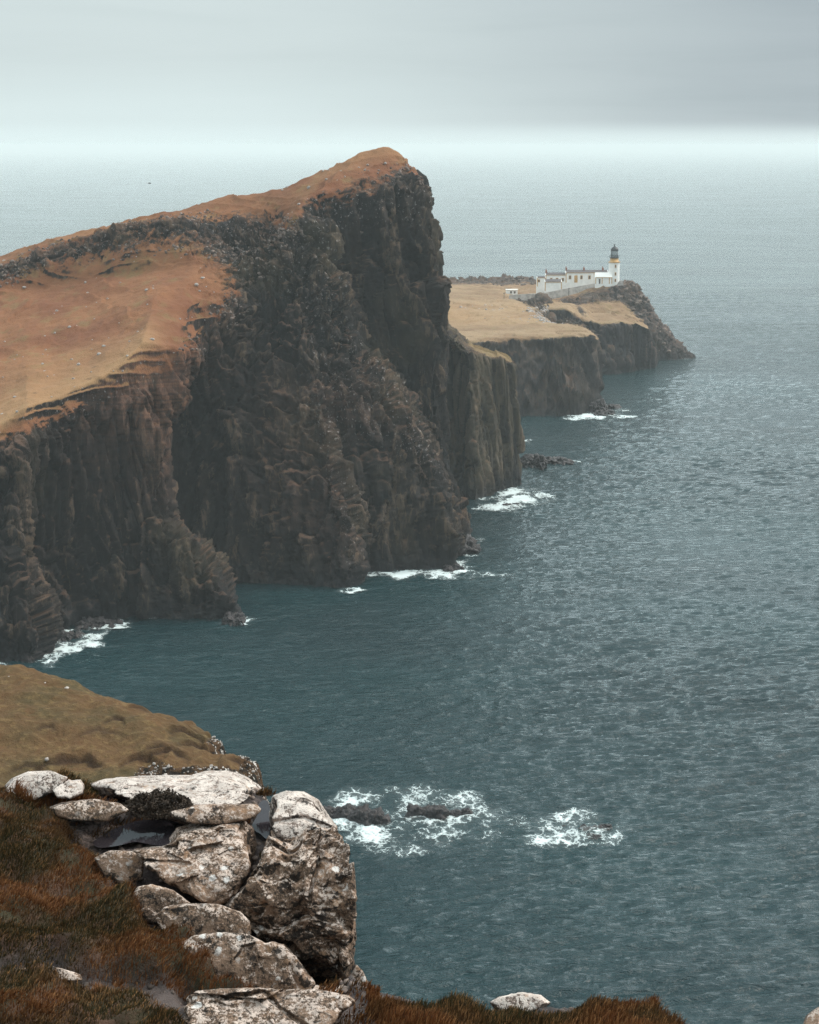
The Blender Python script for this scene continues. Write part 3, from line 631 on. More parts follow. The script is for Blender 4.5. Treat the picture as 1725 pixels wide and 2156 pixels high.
# ------------------------------------------------------------------ loose stones on the slopes
def scatter_stones(name, label, V, G, n, smin, smax, mat, cond, seed):
    rg = np.random.RandomState(seed); nr, nc = G.shape; base_p, base_f = rock_mesh(5, seed, (1, 1, 1), .8, .7)
    m = cond(V, G); ii = np.flatnonzero(m.ravel()); pick = rg.choice(ii, n); C = V.reshape(-1, 3)[pick]
    S = rg.uniform(0, 1, n)**2.5*(smax-smin)+smin; A = rg.uniform(0, 6.28, n); k = len(base_p)
    ca, sa = np.cos(A)[:, None], np.sin(A)[:, None]
    bp = base_p[None]*S[:, None, None]*rg.uniform(.7, 1.3, (n, 1, 3))
    x = bp[..., 0]*ca-bp[..., 1]*sa; y = bp[..., 0]*sa+bp[..., 1]*ca
    P_ = np.stack([x, y, bp[..., 2]], -1)+C[:, None]; Fc = (base_f[None]+(np.arange(n)*k)[:, None, None]).reshape(-1, 4)
    o = mesh_obj(name, P_.reshape(-1, 3), Fc, mat, smooth=False); tag(o, label, kind='stuff')
nzc = noise(MV.reshape(-1, 3)*.07, 5).reshape(MG.shape)
scatter_stones('stones', 'pale stones strewn over the orange slope', MV, MG, 170, .18, .55, M_stone, lambda V, G: (G > .6) & (V[..., 1] < 462), 3)
scatter_stones('stones', 'grey broken stones along the crag band', MV, MG, 1700, .15, .55, M_crag, lambda V, G: (G > .12) & (G < .65) & (V[..., 2] > 50) & (V[..., 1] < 466) & (nzc > -.05), 4)

fn = noise(FV.reshape(-1, 3)*.03, 15).reshape(FG.shape); ln_ = noise(LV.reshape(-1, 3)*.05, 16).reshape(LG.shape)
scatter_stones('stones', 'pale outcrops and stones across the far grassy shelf', FV, FG, 260, .25, .8, M_stone, lambda V, G: (V[..., 1] > 725) & (V[..., 1] < 800) & (G > .2) & (fn > -.1), 6)
scatter_stones('stones', 'grey broken rock on the lighthouse hill', LV, LG, 900, .3, 1.5, M_crag, lambda V, G: (G < .6) & (V[..., 2] > 3) & (ln_ > -.1), 8)
# ------------------------------------------------------------------ buildings
def box_v(x0, x1, y0, y1, z0, z1): return [(x0,y0,z0),(x1,y0,z0),(x1,y1,z0),(x0,y1,z0),(x0,y0,z1),(x1,y0,z1),(x1,y1,z1),(x0,y1,z1)]
BF = [(0,3,2,1),(4,5,6,7),(0,1,5,4),(1,2,6,5),(2,3,7,6),(3,0,4,7)]
class MB:
    def __init__(s): s.v = []; s.f = []
    def add(s, v, f): k = len(s.v); s.v += [tuple(a) for a in v]; s.f += [tuple(i+k for i in q) for q in f]; return s
    def box(s, *a): return s.add(box_v(*a), BF)
    def lathe(s, prof, n=28, cx=0, cy=0):
        v = [(cx+r*math.cos(2*math.pi*i/n), cy+r*math.sin(2*math.pi*i/n), z) for r, z in prof for i in range(n)]
        f = [(j*n+i, j*n+(i+1) % n, (j+1)*n+(i+1) % n, (j+1)*n+i) for j in range(len(prof)-1) for i in range(n)]
        f.append(tuple(range(n-1, -1, -1))); f.append(tuple((len(prof)-1)*n+i for i in range(n))); return s.add(v, f)
    def build(s, name, mat, parent, smooth=False):
        return mesh_obj(name, s.v, s.f, mat, parent, smooth=smooth)
def empty(name, loc, label, cat, group=None, rz=0):
    o = bpy.data.objects.new(name, None); SC.collection.objects.link(o); o.location = loc; o.rotation_euler = (0, 0, rz); o.empty_display_size = .5
    return tag(o, label, cat, group)
K = 0.0331*1.0          # metres per enlarged-crop unit at the lighthouse
YL = 850.0
def at(cx_, cy_, Y=YL): return P(1090.2+cx_*.152, 496.8+cy_*.152, Y)
s_ = np.linalg.norm(at(1330, 600)-CAM)/F*.152     # metres per crop unit
base = at(1332, 668, 852)
lh = empty('lighthouse', base, 'white lighthouse tower with ochre band and black domed lantern', 'lighthouse')
u = lambda y: (668-y)*s_
MB().lathe([(2.62, -3), (2.55, 0), (2.42, u(380)), (2.42, u(375))], 40).build('tower', M_white, lh, True)
gal = MB().lathe([(2.42, u(375)), (2.75, u(370)), (2.75, u(362)), (1.95, u(361)), (1.9, u(312))], 40); gal.build('ochre_band', M_buff, lh, True)
dk = MB().lathe([(1.9, u(312)), (2.25, u(309)), (2.25, u(303)), (1.8, u(302))], 32).build('gallery', M_black, lh)
rl = MB()
for i in range(20):
    a = 2*math.pi*i/20; rl.box(2.18*math.cos(a)-.03, 2.18*math.cos(a)+.03, 2.18*math.sin(a)-.03, 2.18*math.sin(a)+.03, u(303), u(303)+1.0)
rl.lathe([(2.22, u(303)+.95), (2.22, u(303)+1.02), (2.16, u(303)+1.02), (2.16, u(303)+.95)], 32)
rl.build('railing', M_black, dk)
MB().lathe([(1.55, u(302)), (1.55, u(210))], 24).build('lantern_glazing', M_lglass, lh)
lt = MB()
for i in range(12):
    for sgn in (1, -1):
        for q in range(4):
            a = 2*math.pi*(i+sgn*q*.5)/12; a2 = 2*math.pi*(i+sgn*(q+1)*.5)/12; z0 = u(302)+(u(210)-u(302))*q/4; z1 = u(302)+(u(210)-u(302))*(q+1)/4
            p0 = np.array([1.6*math.cos(a), 1.6*math.sin(a), z0]); p1 = np.array([1.6*math.cos(a2), 1.6*math.sin(a2), z1]); o_ = np.array([-math.sin(a), math.cos(a), 0])*.05
            lt.add([p0-o_, p0+o_, p1+o_, p1-o_, p0*[.96,.96,1]-o_, p0*[.96,.96,1]+o_, p1*[.96,.96,1]+o_, p1*[.96,.96,1]-o_], BF)
lt.build('lantern_lattice', M_black, lh)
MB().lathe([(.5, u(300)), (.62, u(270)), (.5, u(235))], 16).build('lens', M_lead, lh, True)
MB().lathe([(1.75, u(212)), (1.78, u(205)), (1.6, u(190)), (1.25, u(172)), (.7, u(160)), (.28, u(155)), (.25, u(145)), (.32, u(140)), (.05, u(132)), (.05, u(120))], 28).build('dome', M_black, lh, True)
MB().add(box_v(-.45, .45, -.03, .03, u(131), u(124)), BF).build('weather_vane', M_black, lh)
for yy in (418, 522, 609):
    f = MB().box(.05, .75, -2.62, -2.2, u(yy+22), u(yy-20)).build('window', M_buff, lh)
    MB().box(.2, .6, -2.66, -2.6, u(yy+14), u(yy-13)).build('pane', M_glass, f)

def window(parent, x, y, z0, z1, w_, ysurf, name='window', pm=None):
    f = MB().box(x-w_/2, x+w_/2, ysurf-.12, ysurf+.1, z0, z1).build(name, M_buff, parent)
    MB().box(x-w_*.3, x+w_*.3, ysurf-.16, ysurf-.1, z0+.18, z1-.18).build('pane', pm or M_glass, f)
def house(label, x0, x1, ybase, yeave, yridge, depth, Y, wins, chims, doors=(), name='cottage', roofm=None, quoins=(), hip=False, skirt=4):
    cx_ = (x0+x1)/2; o0 = at(cx_, ybase, Y); r = empty(name, o0, label, name.replace('_', ' '))
    k = s_*Y/YL; X = lambda a: (a-cx_)*k; Z = lambda a: (ybase-a)*k
    a, b_ = X(x0), X(x1); ze, zr = Z(yeave), Z(yridge)
    wl = MB().box(a, b_, 0, depth, -skirt, ze)
    wl.add([(a,0,ze),(a,depth,ze),(a,depth/2,zr),(a+.3,0,ze),(a+.3,depth,ze),(a+.3,depth/2,zr)], [(0,1,2),(3,5,4),(0,2,5,3),(1,4,5,2)])
    wl.add([(b_-.3,0,ze),(b_-.3,depth,ze),(b_-.3,depth/2,zr),(b_,0,ze),(b_,depth,ze),(b_,depth/2,zr)], [(0,1,2),(3,5,4),(0,2,5,3),(1,4,5,2)])
    wl.build('wall', M_white, r)
    rf = MB(); e = .18
    rf.add([(a+.32,-e,ze-.03),(b_-.32,-e,ze-.03),(b_-.32,depth/2,zr+.05),(a+.32,depth/2,zr+.05),(a+.32,-e,ze+.15),(b_-.32,-e,ze+.15),(b_-.32,depth/2,zr+.22),(a+.32,depth/2,zr+.22)], BF)
    rf.add([(a+.32,depth/2,zr+.05),(b_-.32,depth/2,zr+.05),(b_-.32,depth+e,ze-.03),(a+.32,depth+e,ze-.03),(a+.32,depth/2,zr+.22),(b_-.32,depth/2,zr+.22),(b_-.32,depth+e,ze+.15),(a+.32,depth+e,ze+.15)], BF)
    ro = rf.build('roof', roofm or M_slate, r)
    MB().box(a+.34, b_-.34, -e-.08, -e+.0, ze-.16, ze+.03).build('eaves_trim', M_buff, r)
    for c in chims:
        ch = MB().box(X(c)-.38, X(c)+.38, depth/2-.6, depth/2+.6, ze, zr+1.25).build('chimney', M_chim, r)
        MB().lathe([(.16, zr+1.25), (.13, zr+1.95)], 10, X(c)-.15, depth/2).build('chimney_pot', M_chim, ch)
    for wx, wy0, wy1 in wins: window(r, X(wx), 0, Z(wy1), Z(wy0), 1.15, 0)
    for dx, dy0 in doors: MB().box(X(dx)-.75, X(dx)+.75, -.14, .1, 0, Z(dy0)).build('door', M_buff, r)
    for q in quoins: MB().box(X(q)-.18, X(q)+.18, -.07, .1, 0, ze).build('quoin', M_buff, r)
    return r
house('long white keepers cottage with three chimneys beside the lighthouse', 668, 1252, 645, 512, 486, 6.5, 858, [(727,548,600),(883,548,600),(993,548,600)], [683,925,1183], [(808,548)], quoins=[674,1058])
house('lower white cottage with one chimney, between long cottage and flat annex', 388, 667, 668, 543, 521, 6, 858.3, [(465,582,625),(545,582,625),(623,582,630)], [402], quoins=[394])
house('small low white outbuilding at the left end of the cottages', 268, 387, 700, 580, 568, 5, 857, [(292,605,640)], [], name='outbuilding', quoins=[273,380])
house('white gabled shed in front of the lower cottage', 376, 610, 762, 640, 612, 5.5, 846, [], [], name='shed', quoins=[382,604], skirt=3)
r = house('white annex with pale roof between long cottage and tower', 1075, 1308, 662, 575, 520, 6, 848.5, [], [], name='annex', roofm=M_lead, quoins=[1082,1170,1268,1302], skirt=2)
MB().box((1135-1191.5)*s_-.35, (1135-1191.5)*s_+.35, -.12, .1, 0, 2.2).build('door', M_glass, r)
hut = P(1078, 621, 880)
h0 = empty('hut', hut, 'small flat roofed white hut alone on the grass left of the cottages', 'hut')
MB().box(-2.7, 2.7, 0, 3.6, -1, 2.3).build('wall', M_white, h0); MB().box(-2.9, 2.9, -.2, 3.8, 2.3, 2.55).build('roof', M_lead, h0)
for x in (-.4, 1.3): MB().box(x-.45, x+.45, -.08, .05, .7, 1.8).build('window', M_glass, h0)
def wall_run(name, label, cat, pts, mat, thick=.6):
    """pts: (crop x, crop top y, crop bottom y, Y)"""
    mb = MB(); T = [at(a, b_, Y) for a, b_, c, Y in pts]; B = [at(a, c, Y) for a, b_, c, Y in pts]; n = len(pts)
    vv = []
    for p, q in zip(T, B):
        vv += [(p[0], p[1], p[2]), (p[0], p[1], min(q[2], p[2]-.5)-.6), (p[0], p[1]+thick, p[2]), (p[0], p[1]+thick, min(q[2], p[2]-.5)-.6)]
    f = []
    for i in range(n-1):
        a = i*4; b_ = a+4; f += [(a, b_, b_+2, a+2), (a+1, b_+1, b_, a), (a+2, b_+2, b_+3, a+3)]
    f += [(0, 2, 3, 1), (a+4, a+5, a+7, a+6)]
    o = mesh_obj(name, np.array(vv), f, mat, loc=tuple(B[0]), smooth=False); tag(o, label, cat); return o
wall_run('boundary_wall', 'long pale boundary wall curving up to the lighthouse', 'wall', [(-120,822,850,838),(0,812,868,838),(180,800,880,837),(370,792,872,837),(600,742,835,837),(840,700,770,838),(960,678,715,839),(1072,658,690,840)], M_wallstone)
wall_run('parapet_wall', 'short low wall at the foot of the tower on the cliff edge side', 'wall', [(1385,655,668,848),(1420,612,668,848),(1465,620,668,848)], M_wallstone)
def post(label, px, py, hpx, Y):
    p = P(px, py, Y); L = np.linalg.norm(p-CAM)/F; e = empty('utility_pole', p, label, 'pole', 'poles along the track')
    MB().lathe([(.14, -1), (.10, hpx*L)], 10).build('pole', M_black, e); MB().box(-.5, .5, -.06, .06, hpx*L-.5, hpx*L-.35).build('crossarm', M_black, e)
post('dark pole on the grass left of the white hut', 1061.5, 636, 20, 842)
post('dark pole in front of the wall right of the white shed', 1198, 618, 12, 836)

# ------------------------------------------------------------------ seabird
def bird():
    c = P(315, 386, 330); e = empty('seabird', c, 'lone dark seabird flying over the sea above the left slope', 'bird')
    p, f = rock_mesh(12, 3, (.30, .09, .08), 0.05, 1.0)
    p[:, 2] *= 1-.4*np.clip(-p[:, 0]/.3, 0, 1)
    mb = MB(); body = mesh_obj('body', p, f, M_black, e)
    for s, nm in ((1, 'wing'), (-1, 'wing')):
        v = []
        for k, (x, y, z, ch) in enumerate([(.04, .05, .02, .16), (.10, .28, .12, .14), (-.02, .62, .05, .05)]):
            v += [(x+ch/2, s*y, z), (x-ch/2, s*y, z), (x, s*y, z+.02)]
        mesh_obj('wing', v, [(0,1,4,3),(3,4,7,6),(0,3,5,2),(3,6,8,5),(1,2,5,4),(4,5,8,7),(0,2,1),(6,7,8)], M_black, e, smooth=False)
    mesh_obj('tail', [(-.25,-.03,0),(-.25,.03,0),(-.42,.06,0),(-.42,-.06,0),(-.25,0,.02),(-.42,0,.012)], [(0,1,2,3),(0,4,1),(3,2,5),(0,3,5,4),(1,4,5,2)], M_black, e, smooth=False)
    e.rotation_euler = (0, 0, .5)
bird()

# ------------------------------------------------------------------ lower promontory (knoll) at the left
KZ = 78.0
krim = [(-900,1385),(-300,1398),(0,1411),(90,1414),(200,1440),(300,1476),(420,1510),(455,1528),(490,1560),(525,1592),(550,1640),(575,1720),(600,1850),(640,2300)]
kpoly = plan(krim, KZ)+[(-2.0, 24.0), (-14, 20.0), (-30, 24)]
KN = []
def knoll():
    xs = np.concatenate([np.linspace(-26, -13.5, 60), np.linspace(-13.4, 2.0, 300)]); ys = np.linspace(22, 66, 620)
    X, Y = np.meshgrid(xs, ys)
    q = np.stack([X, Y, 0*X], -1)
    wx = X+.35*fbm(q*.5, 4, 4); wy = Y+.6*fbm(q*.5+9, 4, 5)
    sd = poly_sd(wx, wy, kpoly)
    Z = KZ+0.45*fbm(q*.12, 3, 1)*sstep(0, -3, sd)+.10*fbm(q*.8, 4, 2)
    Z += .55*sstep(0, -2.5, sd)*1.0*sstep(45, 60, Y)
    Z -= 0.35*sstep(-1.4, 0.1, sd)
    Z += np.clip(45-Y, 0, 30)*.22*sstep(-1, -4, sd)
    soil = np.zeros_like(Z)
    # turf scars: small back walls facing the viewer
    scars = [(395,1548,42,7,.50),(245,1545,26,8,.30),(150,1607,85,16,.42),(300,1603,48,12,.5),(350,1592,60,7,.35),(420,1568,52,9,.55),(465,1550,20,8,.4),(390,1524,50,6,.25),(290,1515,30,5,.25),(100,1560,30,6,.2),(60,1612,40,10,.25),(330,1585,30,6,.3),(210,1565,60,6,.2),(505,1590,30,8,.35)]
    for px, py, hw, hh, dep in scars:
        c = PZ(px, py, KZ); L = c[1]/F; a = hw*L; bdep = abs(PZ(px, py-hh, KZ)[1]-PZ(px, py+hh, KZ)[1])*.9
        dx = (X-c[0])/a+.15*fbm(q*1.5, 2, 8); yb = c[1]+bdep*(.5-.9*dx**2)+.2*fbm(q*2, 2, 9)
        m_ = np.clip(1-dx**2, 0, 1)**.5
        wall = sstep(.05, -.03, Y-yb)*np.clip(1-(yb-Y)/(bdep*4+.6), 0, 1)**1.5*m_
        Z -= dep*.40*wall
        soil = np.maximum(soil, m_*np.exp(-((Y-yb+.07)/.13)**2)*min(1, dep*3.2))
    rocky = sstep(.05, .35, 1-np.abs((X-PZ(440, 1625, KZ)[0])/2.5))*sstep(50.1, 49.3, Y+.4*fbm(q*.9, 3, 55))
    rocky = np.maximum(rocky, sstep(-.9, -.2, sd)*sstep(54.5, 51.5, Y))
    k1, k2, kid = worley(q*3.3, 3)
    Z += rocky*(.14*(kid-.5)+.15*fbm(q*3, 3, 9))
    Z -= rocky*.12
    Z += .05*(1-2*np.abs(noise(q*[.9, 1.3, 1], 61)))*sstep(.1, -1, sd)+.035*fbm(q*3.2, 3, 62)
    o = np.maximum(sd, 0)
    Z = Z-np.minimum((o*2.6)**1.5, 95)+np.where(o > 0, 1.2*(kid-.5)*sstep(0, 1, o), 0)
    V = np.stack([X, Y, np.maximum(Z, -3)], -1)
    ob = mesh_obj('promontory', V.reshape(-1, 3), grid_faces(len(ys), len(xs)), M_knoll, attrs={'soil': soil, 'rock': rocky}); KN.append((V, rocky)); tag(ob, 'lower grassy promontory with turf scars beyond the foreground rocks', kind='structure')
knoll()
scatter_stones('stones', 'white flecked stones on the stony edge of the promontory', KN[0][0], KN[0][1], 700, .015, .06, M_stone, lambda V, G: (G > .5) & (V[..., 2] > 74) & (V[..., 1] > 47), 9)
scatter_stones('stones', 'odd pale stones on the promontory turf', KN[0][0], KN[0][1], 40, .03, .09, M_stone, lambda V, G: (G < .1) & (V[..., 2] > 77.2), 10)

# ------------------------------------------------------------------ foreground ground
GZ = 90.0
rim = [(-1500,1600),(-300,1655),(0,1668),(180,1655),(400,1648),(545,1668),(600,1725),(640,1800),(655,1950),(700,2030),(770,2085),(850,2091),(960,2100),(1030,2108),(1150,2106),(1200,2096),(1290,2098),(1370,2112),(1405,2135),(1430,2170),(1445,2250)]
gpoly = plan(rim, GZ)+[(2.2, 6.0), (3.2, 2.0), (3.5, -6), (-12, -6), (-12, 10)]
grass_polys = [plan(p, GZ+.1) for p in [
  [(-300,1690),(0,1668),(60,1672),(90,1700),(150,1735),(190,1780),(225,1830),(290,1880),(320,1925),(400,1970),(480,2030),(560,2062),(520,2078),(380,2062),(200,2045),(120,2020),(0,2010),(-300,2000)],
  [(-300,2035),(0,2060),(60,2066),(110,2060),(190,2072),(250,2080),(330,2110),(380,2160),(400,2260),(-300,2260)],
  [(770,2082),(850,2076),(960,2092),(1020,2106),(1160,2104),(1200,2088),(1300,2086),(1380,2100),(1432,2140),(1460,2260),(860,2260),(900,2180),(820,2140),(785,2110)],
  [(40,1690),(80,1655),(130,1645),(190,1650),(200,1668),(150,1672),(110,1690),(60,1705)]]]
path_poly = plan([(690,2170),(740,2130),(790,2105),(830,2125),(900,2180),(860,2300),(600,2300)], GZ)
pools = [('large still puddle between the rear slab and centre boulder', [(196,1768),(225,1750),(262,1732),(300,1722),(345,1724),(372,1740),(366,1762),(345,1776),(300,1770),(285,1768),(245,1776),(210,1780)]),
 ('narrow upright puddle between rear slab and right boulder', [(545,1690),(560,1680),(570,1700),(570,1740),(562,1760),(548,1750),(530,1738),(540,1715)]),
 ('thin puddle below the dark heather clump', [(360,1716),(430,1706),(500,1706),(540,1712),(500,1722),(420,1724),(370,1728)]),
 ('shallow puddle beside the small pale rock', [(205,1672),(250,1668),(262,1678),(235,1686),(210,1684)])]
pool_plan = [(l_, plan(p_, GZ+.03)) for l_, p_ in pools]
pit = plan([(250,1850),(262,1775),(370,1765),(380,1732),(530,1722),(700,1740),(720,1900),(715,2085),(400,2110),(330,2010),(270,1930)], GZ)
gully = plan([(470,1890),(520,1925),(590,1975),(660,2045),(690,2056),(722,2050),(725,1800),(560,1740),(540,1820)], GZ)
wetrock = plan([(150,1695),(260,1690),(520,1695),(560,1710),(540,1735),(380,1735),(290,1785),(225,1840),(180,1790)], GZ)
def fore_z(X, Y):
    q = np.stack([X, Y, 0*X], -1)
    Z = GZ+.05*fbm(q*.9, 4, 71)+.02*fbm(q*5, 3, 72)
    Z = Z+np.clip(9.6-Y, 0, 20)*.354
    gm = np.zeros_like(X)
    for gp in grass_polys:
        sd = poly_sd(X+.09*fbm(q*3, 3, 73), Y+.15*fbm(q*3+5, 3, 74), gp); gm = np.maximum(gm, sstep(.06, -.12, sd))
    hum = .5+.5*fbm(q*2.0, 3, 75)+.22*noise(q*5.5, 79)
    Z = Z+gm*(.03+(.24-.17*sstep(-.6, .1, X))*hum)-.05*sstep(-.5, .3, X)*(Y < 12)
    Z = Z-1.0*sstep(.05, -.35, poly_sd(X, Y, gully))-.5*sstep(.1, -.25, poly_sd(X, Y, pit))*(1-gm)
    for l_, pp in pool_plan:
        sd = poly_sd(X, Y, pp); k = sstep(.32, .07, sd); Z = Z*(1-k)+(GZ-.04)*k
    return Z, gm
def foreground():
    xs = np.concatenate([np.linspace(-12, -3.6, 50), np.linspace(-3.55, 2.4, 330), np.linspace(2.5, 8, 60)]); ys = np.concatenate([np.linspace(-6, 8.9, 70), np.linspace(8.95, 16, 420), np.linspace(16.1, 22, 50)])
    X, Y = np.meshgrid(xs, ys); q = np.stack([X, Y, 0*X], -1)
    Z, gm = fore_z(X, Y)
    sd = poly_sd(X+.06*fbm(q*2.5, 4, 76), Y+.10*fbm(q*2.5+3, 4, 77), gpoly); o = np.maximum(sd, 0)
    Z = Z-np.minimum((o*3.2)**1.6, 98)+.25*sstep(0, .5, o)*fbm(q*3, 3, 78)
    wr = sstep(.08, -.10, poly_sd(X+.1*fbm(q*4, 3, 91), Y+.2*fbm(q*4+2, 3, 92), wetrock)); Z = Z+wr*(1-gm)*(.05*fbm(q*[2, 3, 1], 3, 93)+.03)*(Z > GZ-.03)
    rockm = np.maximum(sstep(.05, .3, o), wr*.85)
    ob = mesh_obj('ground', np.stack([X, Y, np.maximum(Z, -3)], -1).reshape(-1, 3), grid_faces(len(ys), len(xs)), M_ground, attrs={'grass': gm*(1-rockm), 'rock': rockm})
    tag(ob, 'wet peat and turf on the near cliff top', kind='structure')
    scatter_stones('stones', 'grit and small stones on the bare peat', np.stack([X, Y, Z], -1), gm, 2200, .004, .028, M_crag, lambda V, G: (G < .15) & (o < .05) & (Y > 9.6) & (Y < 14.2) & (X > -3.4) & (X < 1.6), 12)
foreground()
for l_, pp in pool_plan:
    pp = np.array(pp); c = pp.mean(0); n = len(pp); tt = np.linspace(0, n, 60, endpoint=False); i = tt.astype(int); f = tt-i
    p0, p1, p2, p3 = pp[(i-1) % n], pp[i % n], pp[(i+1) % n], pp[(i+2) % n]; f = f[:, None]
    S = .5*((2*p1)+(-p0+p2)*f+(2*p0-5*p1+4*p2-p3)*f**2+(-p0+3*p1-3*p2+p3)*f**3); S = c+(S-c)*(1.0+.10*noise(np.c_[S*7, np.zeros(60)], 5))[:, None]
    vs = [(c[0], c[1], GZ+.012)]+[(a, b_, GZ+.012) for a, b_ in S]
    ob = mesh_obj('puddle', vs, [(0, k+1, (k+1) % 60+1) for k in range(60)], M_puddle, loc=(c[0], c[1], GZ+.012), smooth=False); tag(ob, l_, 'puddle', 'rain puddles among the rocks')

# ------------------------------------------------------------------ boulders
def boulder(label, outline, Yc, crease, hd, mat=None, topn=(0, -.10, 1), frontn=(0, -1, .12), p=9, amp=.03, seed=1, res=110, back=None, cracks=(), cat='boulder', name='boulder'):
    """outline: its silhouette in the photo; Yc: distance; crease: image height where top turns into front; hd: half depth"""
    out = np.array(outline, float); cpx = out.mean(0); out = cpx+(out-cpx)*1.04; C = P(cpx[0], cpx[1], Yc)
    v = C-CAM; dist = np.linalg.norm(v); v /= dist; R = np.array([1., 0, 0])-v*v[0]; R /= np.linalg.norm(R); U = np.cross(R, v)
    # outline in metres in the plane through the centre
    d = rays(out[:, 0], out[:, 1]); d = d/(d@v)[:, None]*dist; q = np.stack([(d-v*dist)@R, (d-v*dist)@U], 1)
    th = np.linspace(-math.pi, math.pi, 721); rad = np.zeros_like(th)
    for a, b_ in zip(q, np.roll(q, -1, 0)):
        e = b_-a; cr = np.cos(th)*e[1]-np.sin(th)*e[0]
        with np.errstate(divide='ignore', invalid='ignore'):
            t1 = (a[0]*e[1]-a[1]*e[0])/cr; s1 = (a[0]*np.sin(th)-a[1]*np.cos(th))/cr
        ok = (t1 > 0) & (s1 >= -1e-6) & (s1 <= 1+1e-6); rad = np.where(ok, np.maximum(rad, t1), rad)
    rad = np.where(rad <= 0, np.median(rad), rad)
    ker = np.ones(9)/9; rad = np.convolve(np.r_[rad[-9:], rad, rad[:9]], ker, 'same')[9:-9]
    n = res; fl = []; fc = []; k = 0
    lin = np.tan(np.linspace(-math.pi/4, math.pi/4, n))
    A, B = np.meshgrid(lin, lin, indexing='ij')
    for ax, sg in ((0, 1), (0, -1), (1, 1), (1, -1), (2, 1), (2, -1)):
        D = np.zeros((n, n, 3)); D[..., ax] = sg; D[..., (ax+1) % 3] = A*sg; D[..., (ax+2) % 3] = B; fl.append(D.reshape(-1, 3)); fc.append(grid_faces(n, n)+k); k += n*n
    D = np.concatenate(fl); D /= np.linalg.norm(D, axis=1)[:, None]
    sr = D@R; su = D@U; sv = D@v
    ang = np.arctan2(su, sr); ro = np.interp(ang, th, rad)
    terms = np.clip(np.hypot(sr, su)/ro-sv/dist, 0, None)**(p*2.2)
    tn = np.array(topn, float); tn /= np.linalg.norm(tn); fn = np.array(frontn, float); fn /= np.linalg.norm(fn)
    cp = P(cpx[0], crease, C[1]-hd); td = max((cp-C)@tn, .03); fd = max((cp-C)@fn, .05)
    ot = rays(cpx[0], out[:, 1].min()); tt = ((C-CAM)@tn+td)/(ot@tn); yb_ = (CAM+ot*tt)[1]-C[1] if tt > 0 else 2.0
    bk = float(np.clip(yb_+.12, max(.2, .9*hd), 2.2))
    for nn, dd in ((tn, td), (fn, fd), (np.array([0, 1., .05]), bk)):
        terms = terms+(np.clip(D@nn, 0, None)/dd)**p
    r = terms**(-1/p)
    Pw = C+D*r[:, None]; amp = amp*min(1.0, np.median(rad)/.35)
    nz_ = fbm(Pw*1.6, 3, seed)*amp*2.0+fbm(Pw*6, 4, seed+3)*amp*.8
    f1, f2, idv, cc_ = worley(Pw*[2.6, 2.6, 3.0]+seed, seed+5, True); e1, e2, idw, ce_ = worley(Pw*7.5+seed, seed+6, True); nz_ = nz_+amp*(2.0*cc_+.7*ce_+.35*(idw-.5)); nz_ = nz_+amp*.7*(idv-.5)*sstep(0, .3, f2-f1)+amp*.3+.25*amp*fbm(Pw*20, 3, seed+9)
    nz_ = nz_-amp*1.0*sstep(.25, .6, noise(Pw*9, seed+7))
    for cr in cracks:     # polyline cracks given in the photo, cut as grooves along the line of sight
        w_ = np.array(cr[0], float); dd = np.full(len(Pw), 1e9); rel = (Pw-CAM); dep = rel@v; fwd = rel[:, 1]*math.cos(TH)-rel[:, 2]*math.sin(TH)
        ix = CX+F*rel[:, 0]/fwd; iy = CY-F*(rel[:, 1]*math.sin(TH)+rel[:, 2]*math.cos(TH))/fwd
        for a, b_ in zip(w_[:-1], w_[1:]):
            e = b_-a; t1 = np.clip(((ix-a[0])*e[0]+(iy-a[1])*e[1])/(e@e), 0, 1); dd = np.minimum(dd, np.hypot(ix-a[0]-t1*e[0], iy-a[1]-t1*e[1]))
        dd += 2.5*noise(Pw*8, 9)
        nz_ = nz_-cr[1]*sstep(cr[2], cr[2]*.2, dd)*(sv < .3)
    Pw = Pw+D*nz_[:, None]
    for it in range(2):      # fit the finished stone to its traced outline
        rel = Pw-C; dv = dist+rel@v; pr = (rel@R)/dv*dist; pu = (rel@U)/dv*dist; an = np.arctan2(pu, pr); rr_ = np.hypot(pr, pu)
        nb = 90; bi = np.clip(((an+math.pi)/(2*math.pi)*nb).astype(int), 0, nb-1); mx = np.zeros(nb); np.maximum.at(mx, bi, rr_)
        mid = (np.arange(nb)+.5)/nb*2*math.pi-math.pi; want = np.interp(mid, th, rad)/1.04; fac = np.clip(want/np.maximum(mx, 1e-3), .75, 2.2)
        fac = np.convolve(np.r_[fac[-2:], fac, fac[:2]], [.1, .2, .4, .2, .1], 'same')[2:-2]
        fc_ = np.interp(an, np.r_[mid[-1]-2*math.pi, mid, mid[0]+2*math.pi], np.r_[fac[-1], fac, fac[0]])[:, None]
        Pw = C+(rel@v)[:, None]*v+((rel@R)[:, None]*R+(rel@U)[:, None]*U)*fc_
    ob = mesh_obj(name, Pw, np.concatenate(fc), mat or M_boulder, loc=C); tag(ob, label, cat, 'lichened rocks on the near cliff top'); return ob
def yc(py, dz=0): return PZ(862, py, GZ+dz)[1]
boulder('pale rear slab, longest of the rocks, below the heather', [(178,1650),(215,1634),(300,1630),(400,1632),(435,1621),(490,1620),(530,1636),(558,1660),(560,1680),(540,1702),(490,1712),(400,1722),(320,1712),(240,1700),(190,1680)], 13.55, 1702, .35, M_pale, topn=(0,-.08,1), frontn=(0,-1,1.3), p=10, amp=.03, seed=3, res=170, back=.5)
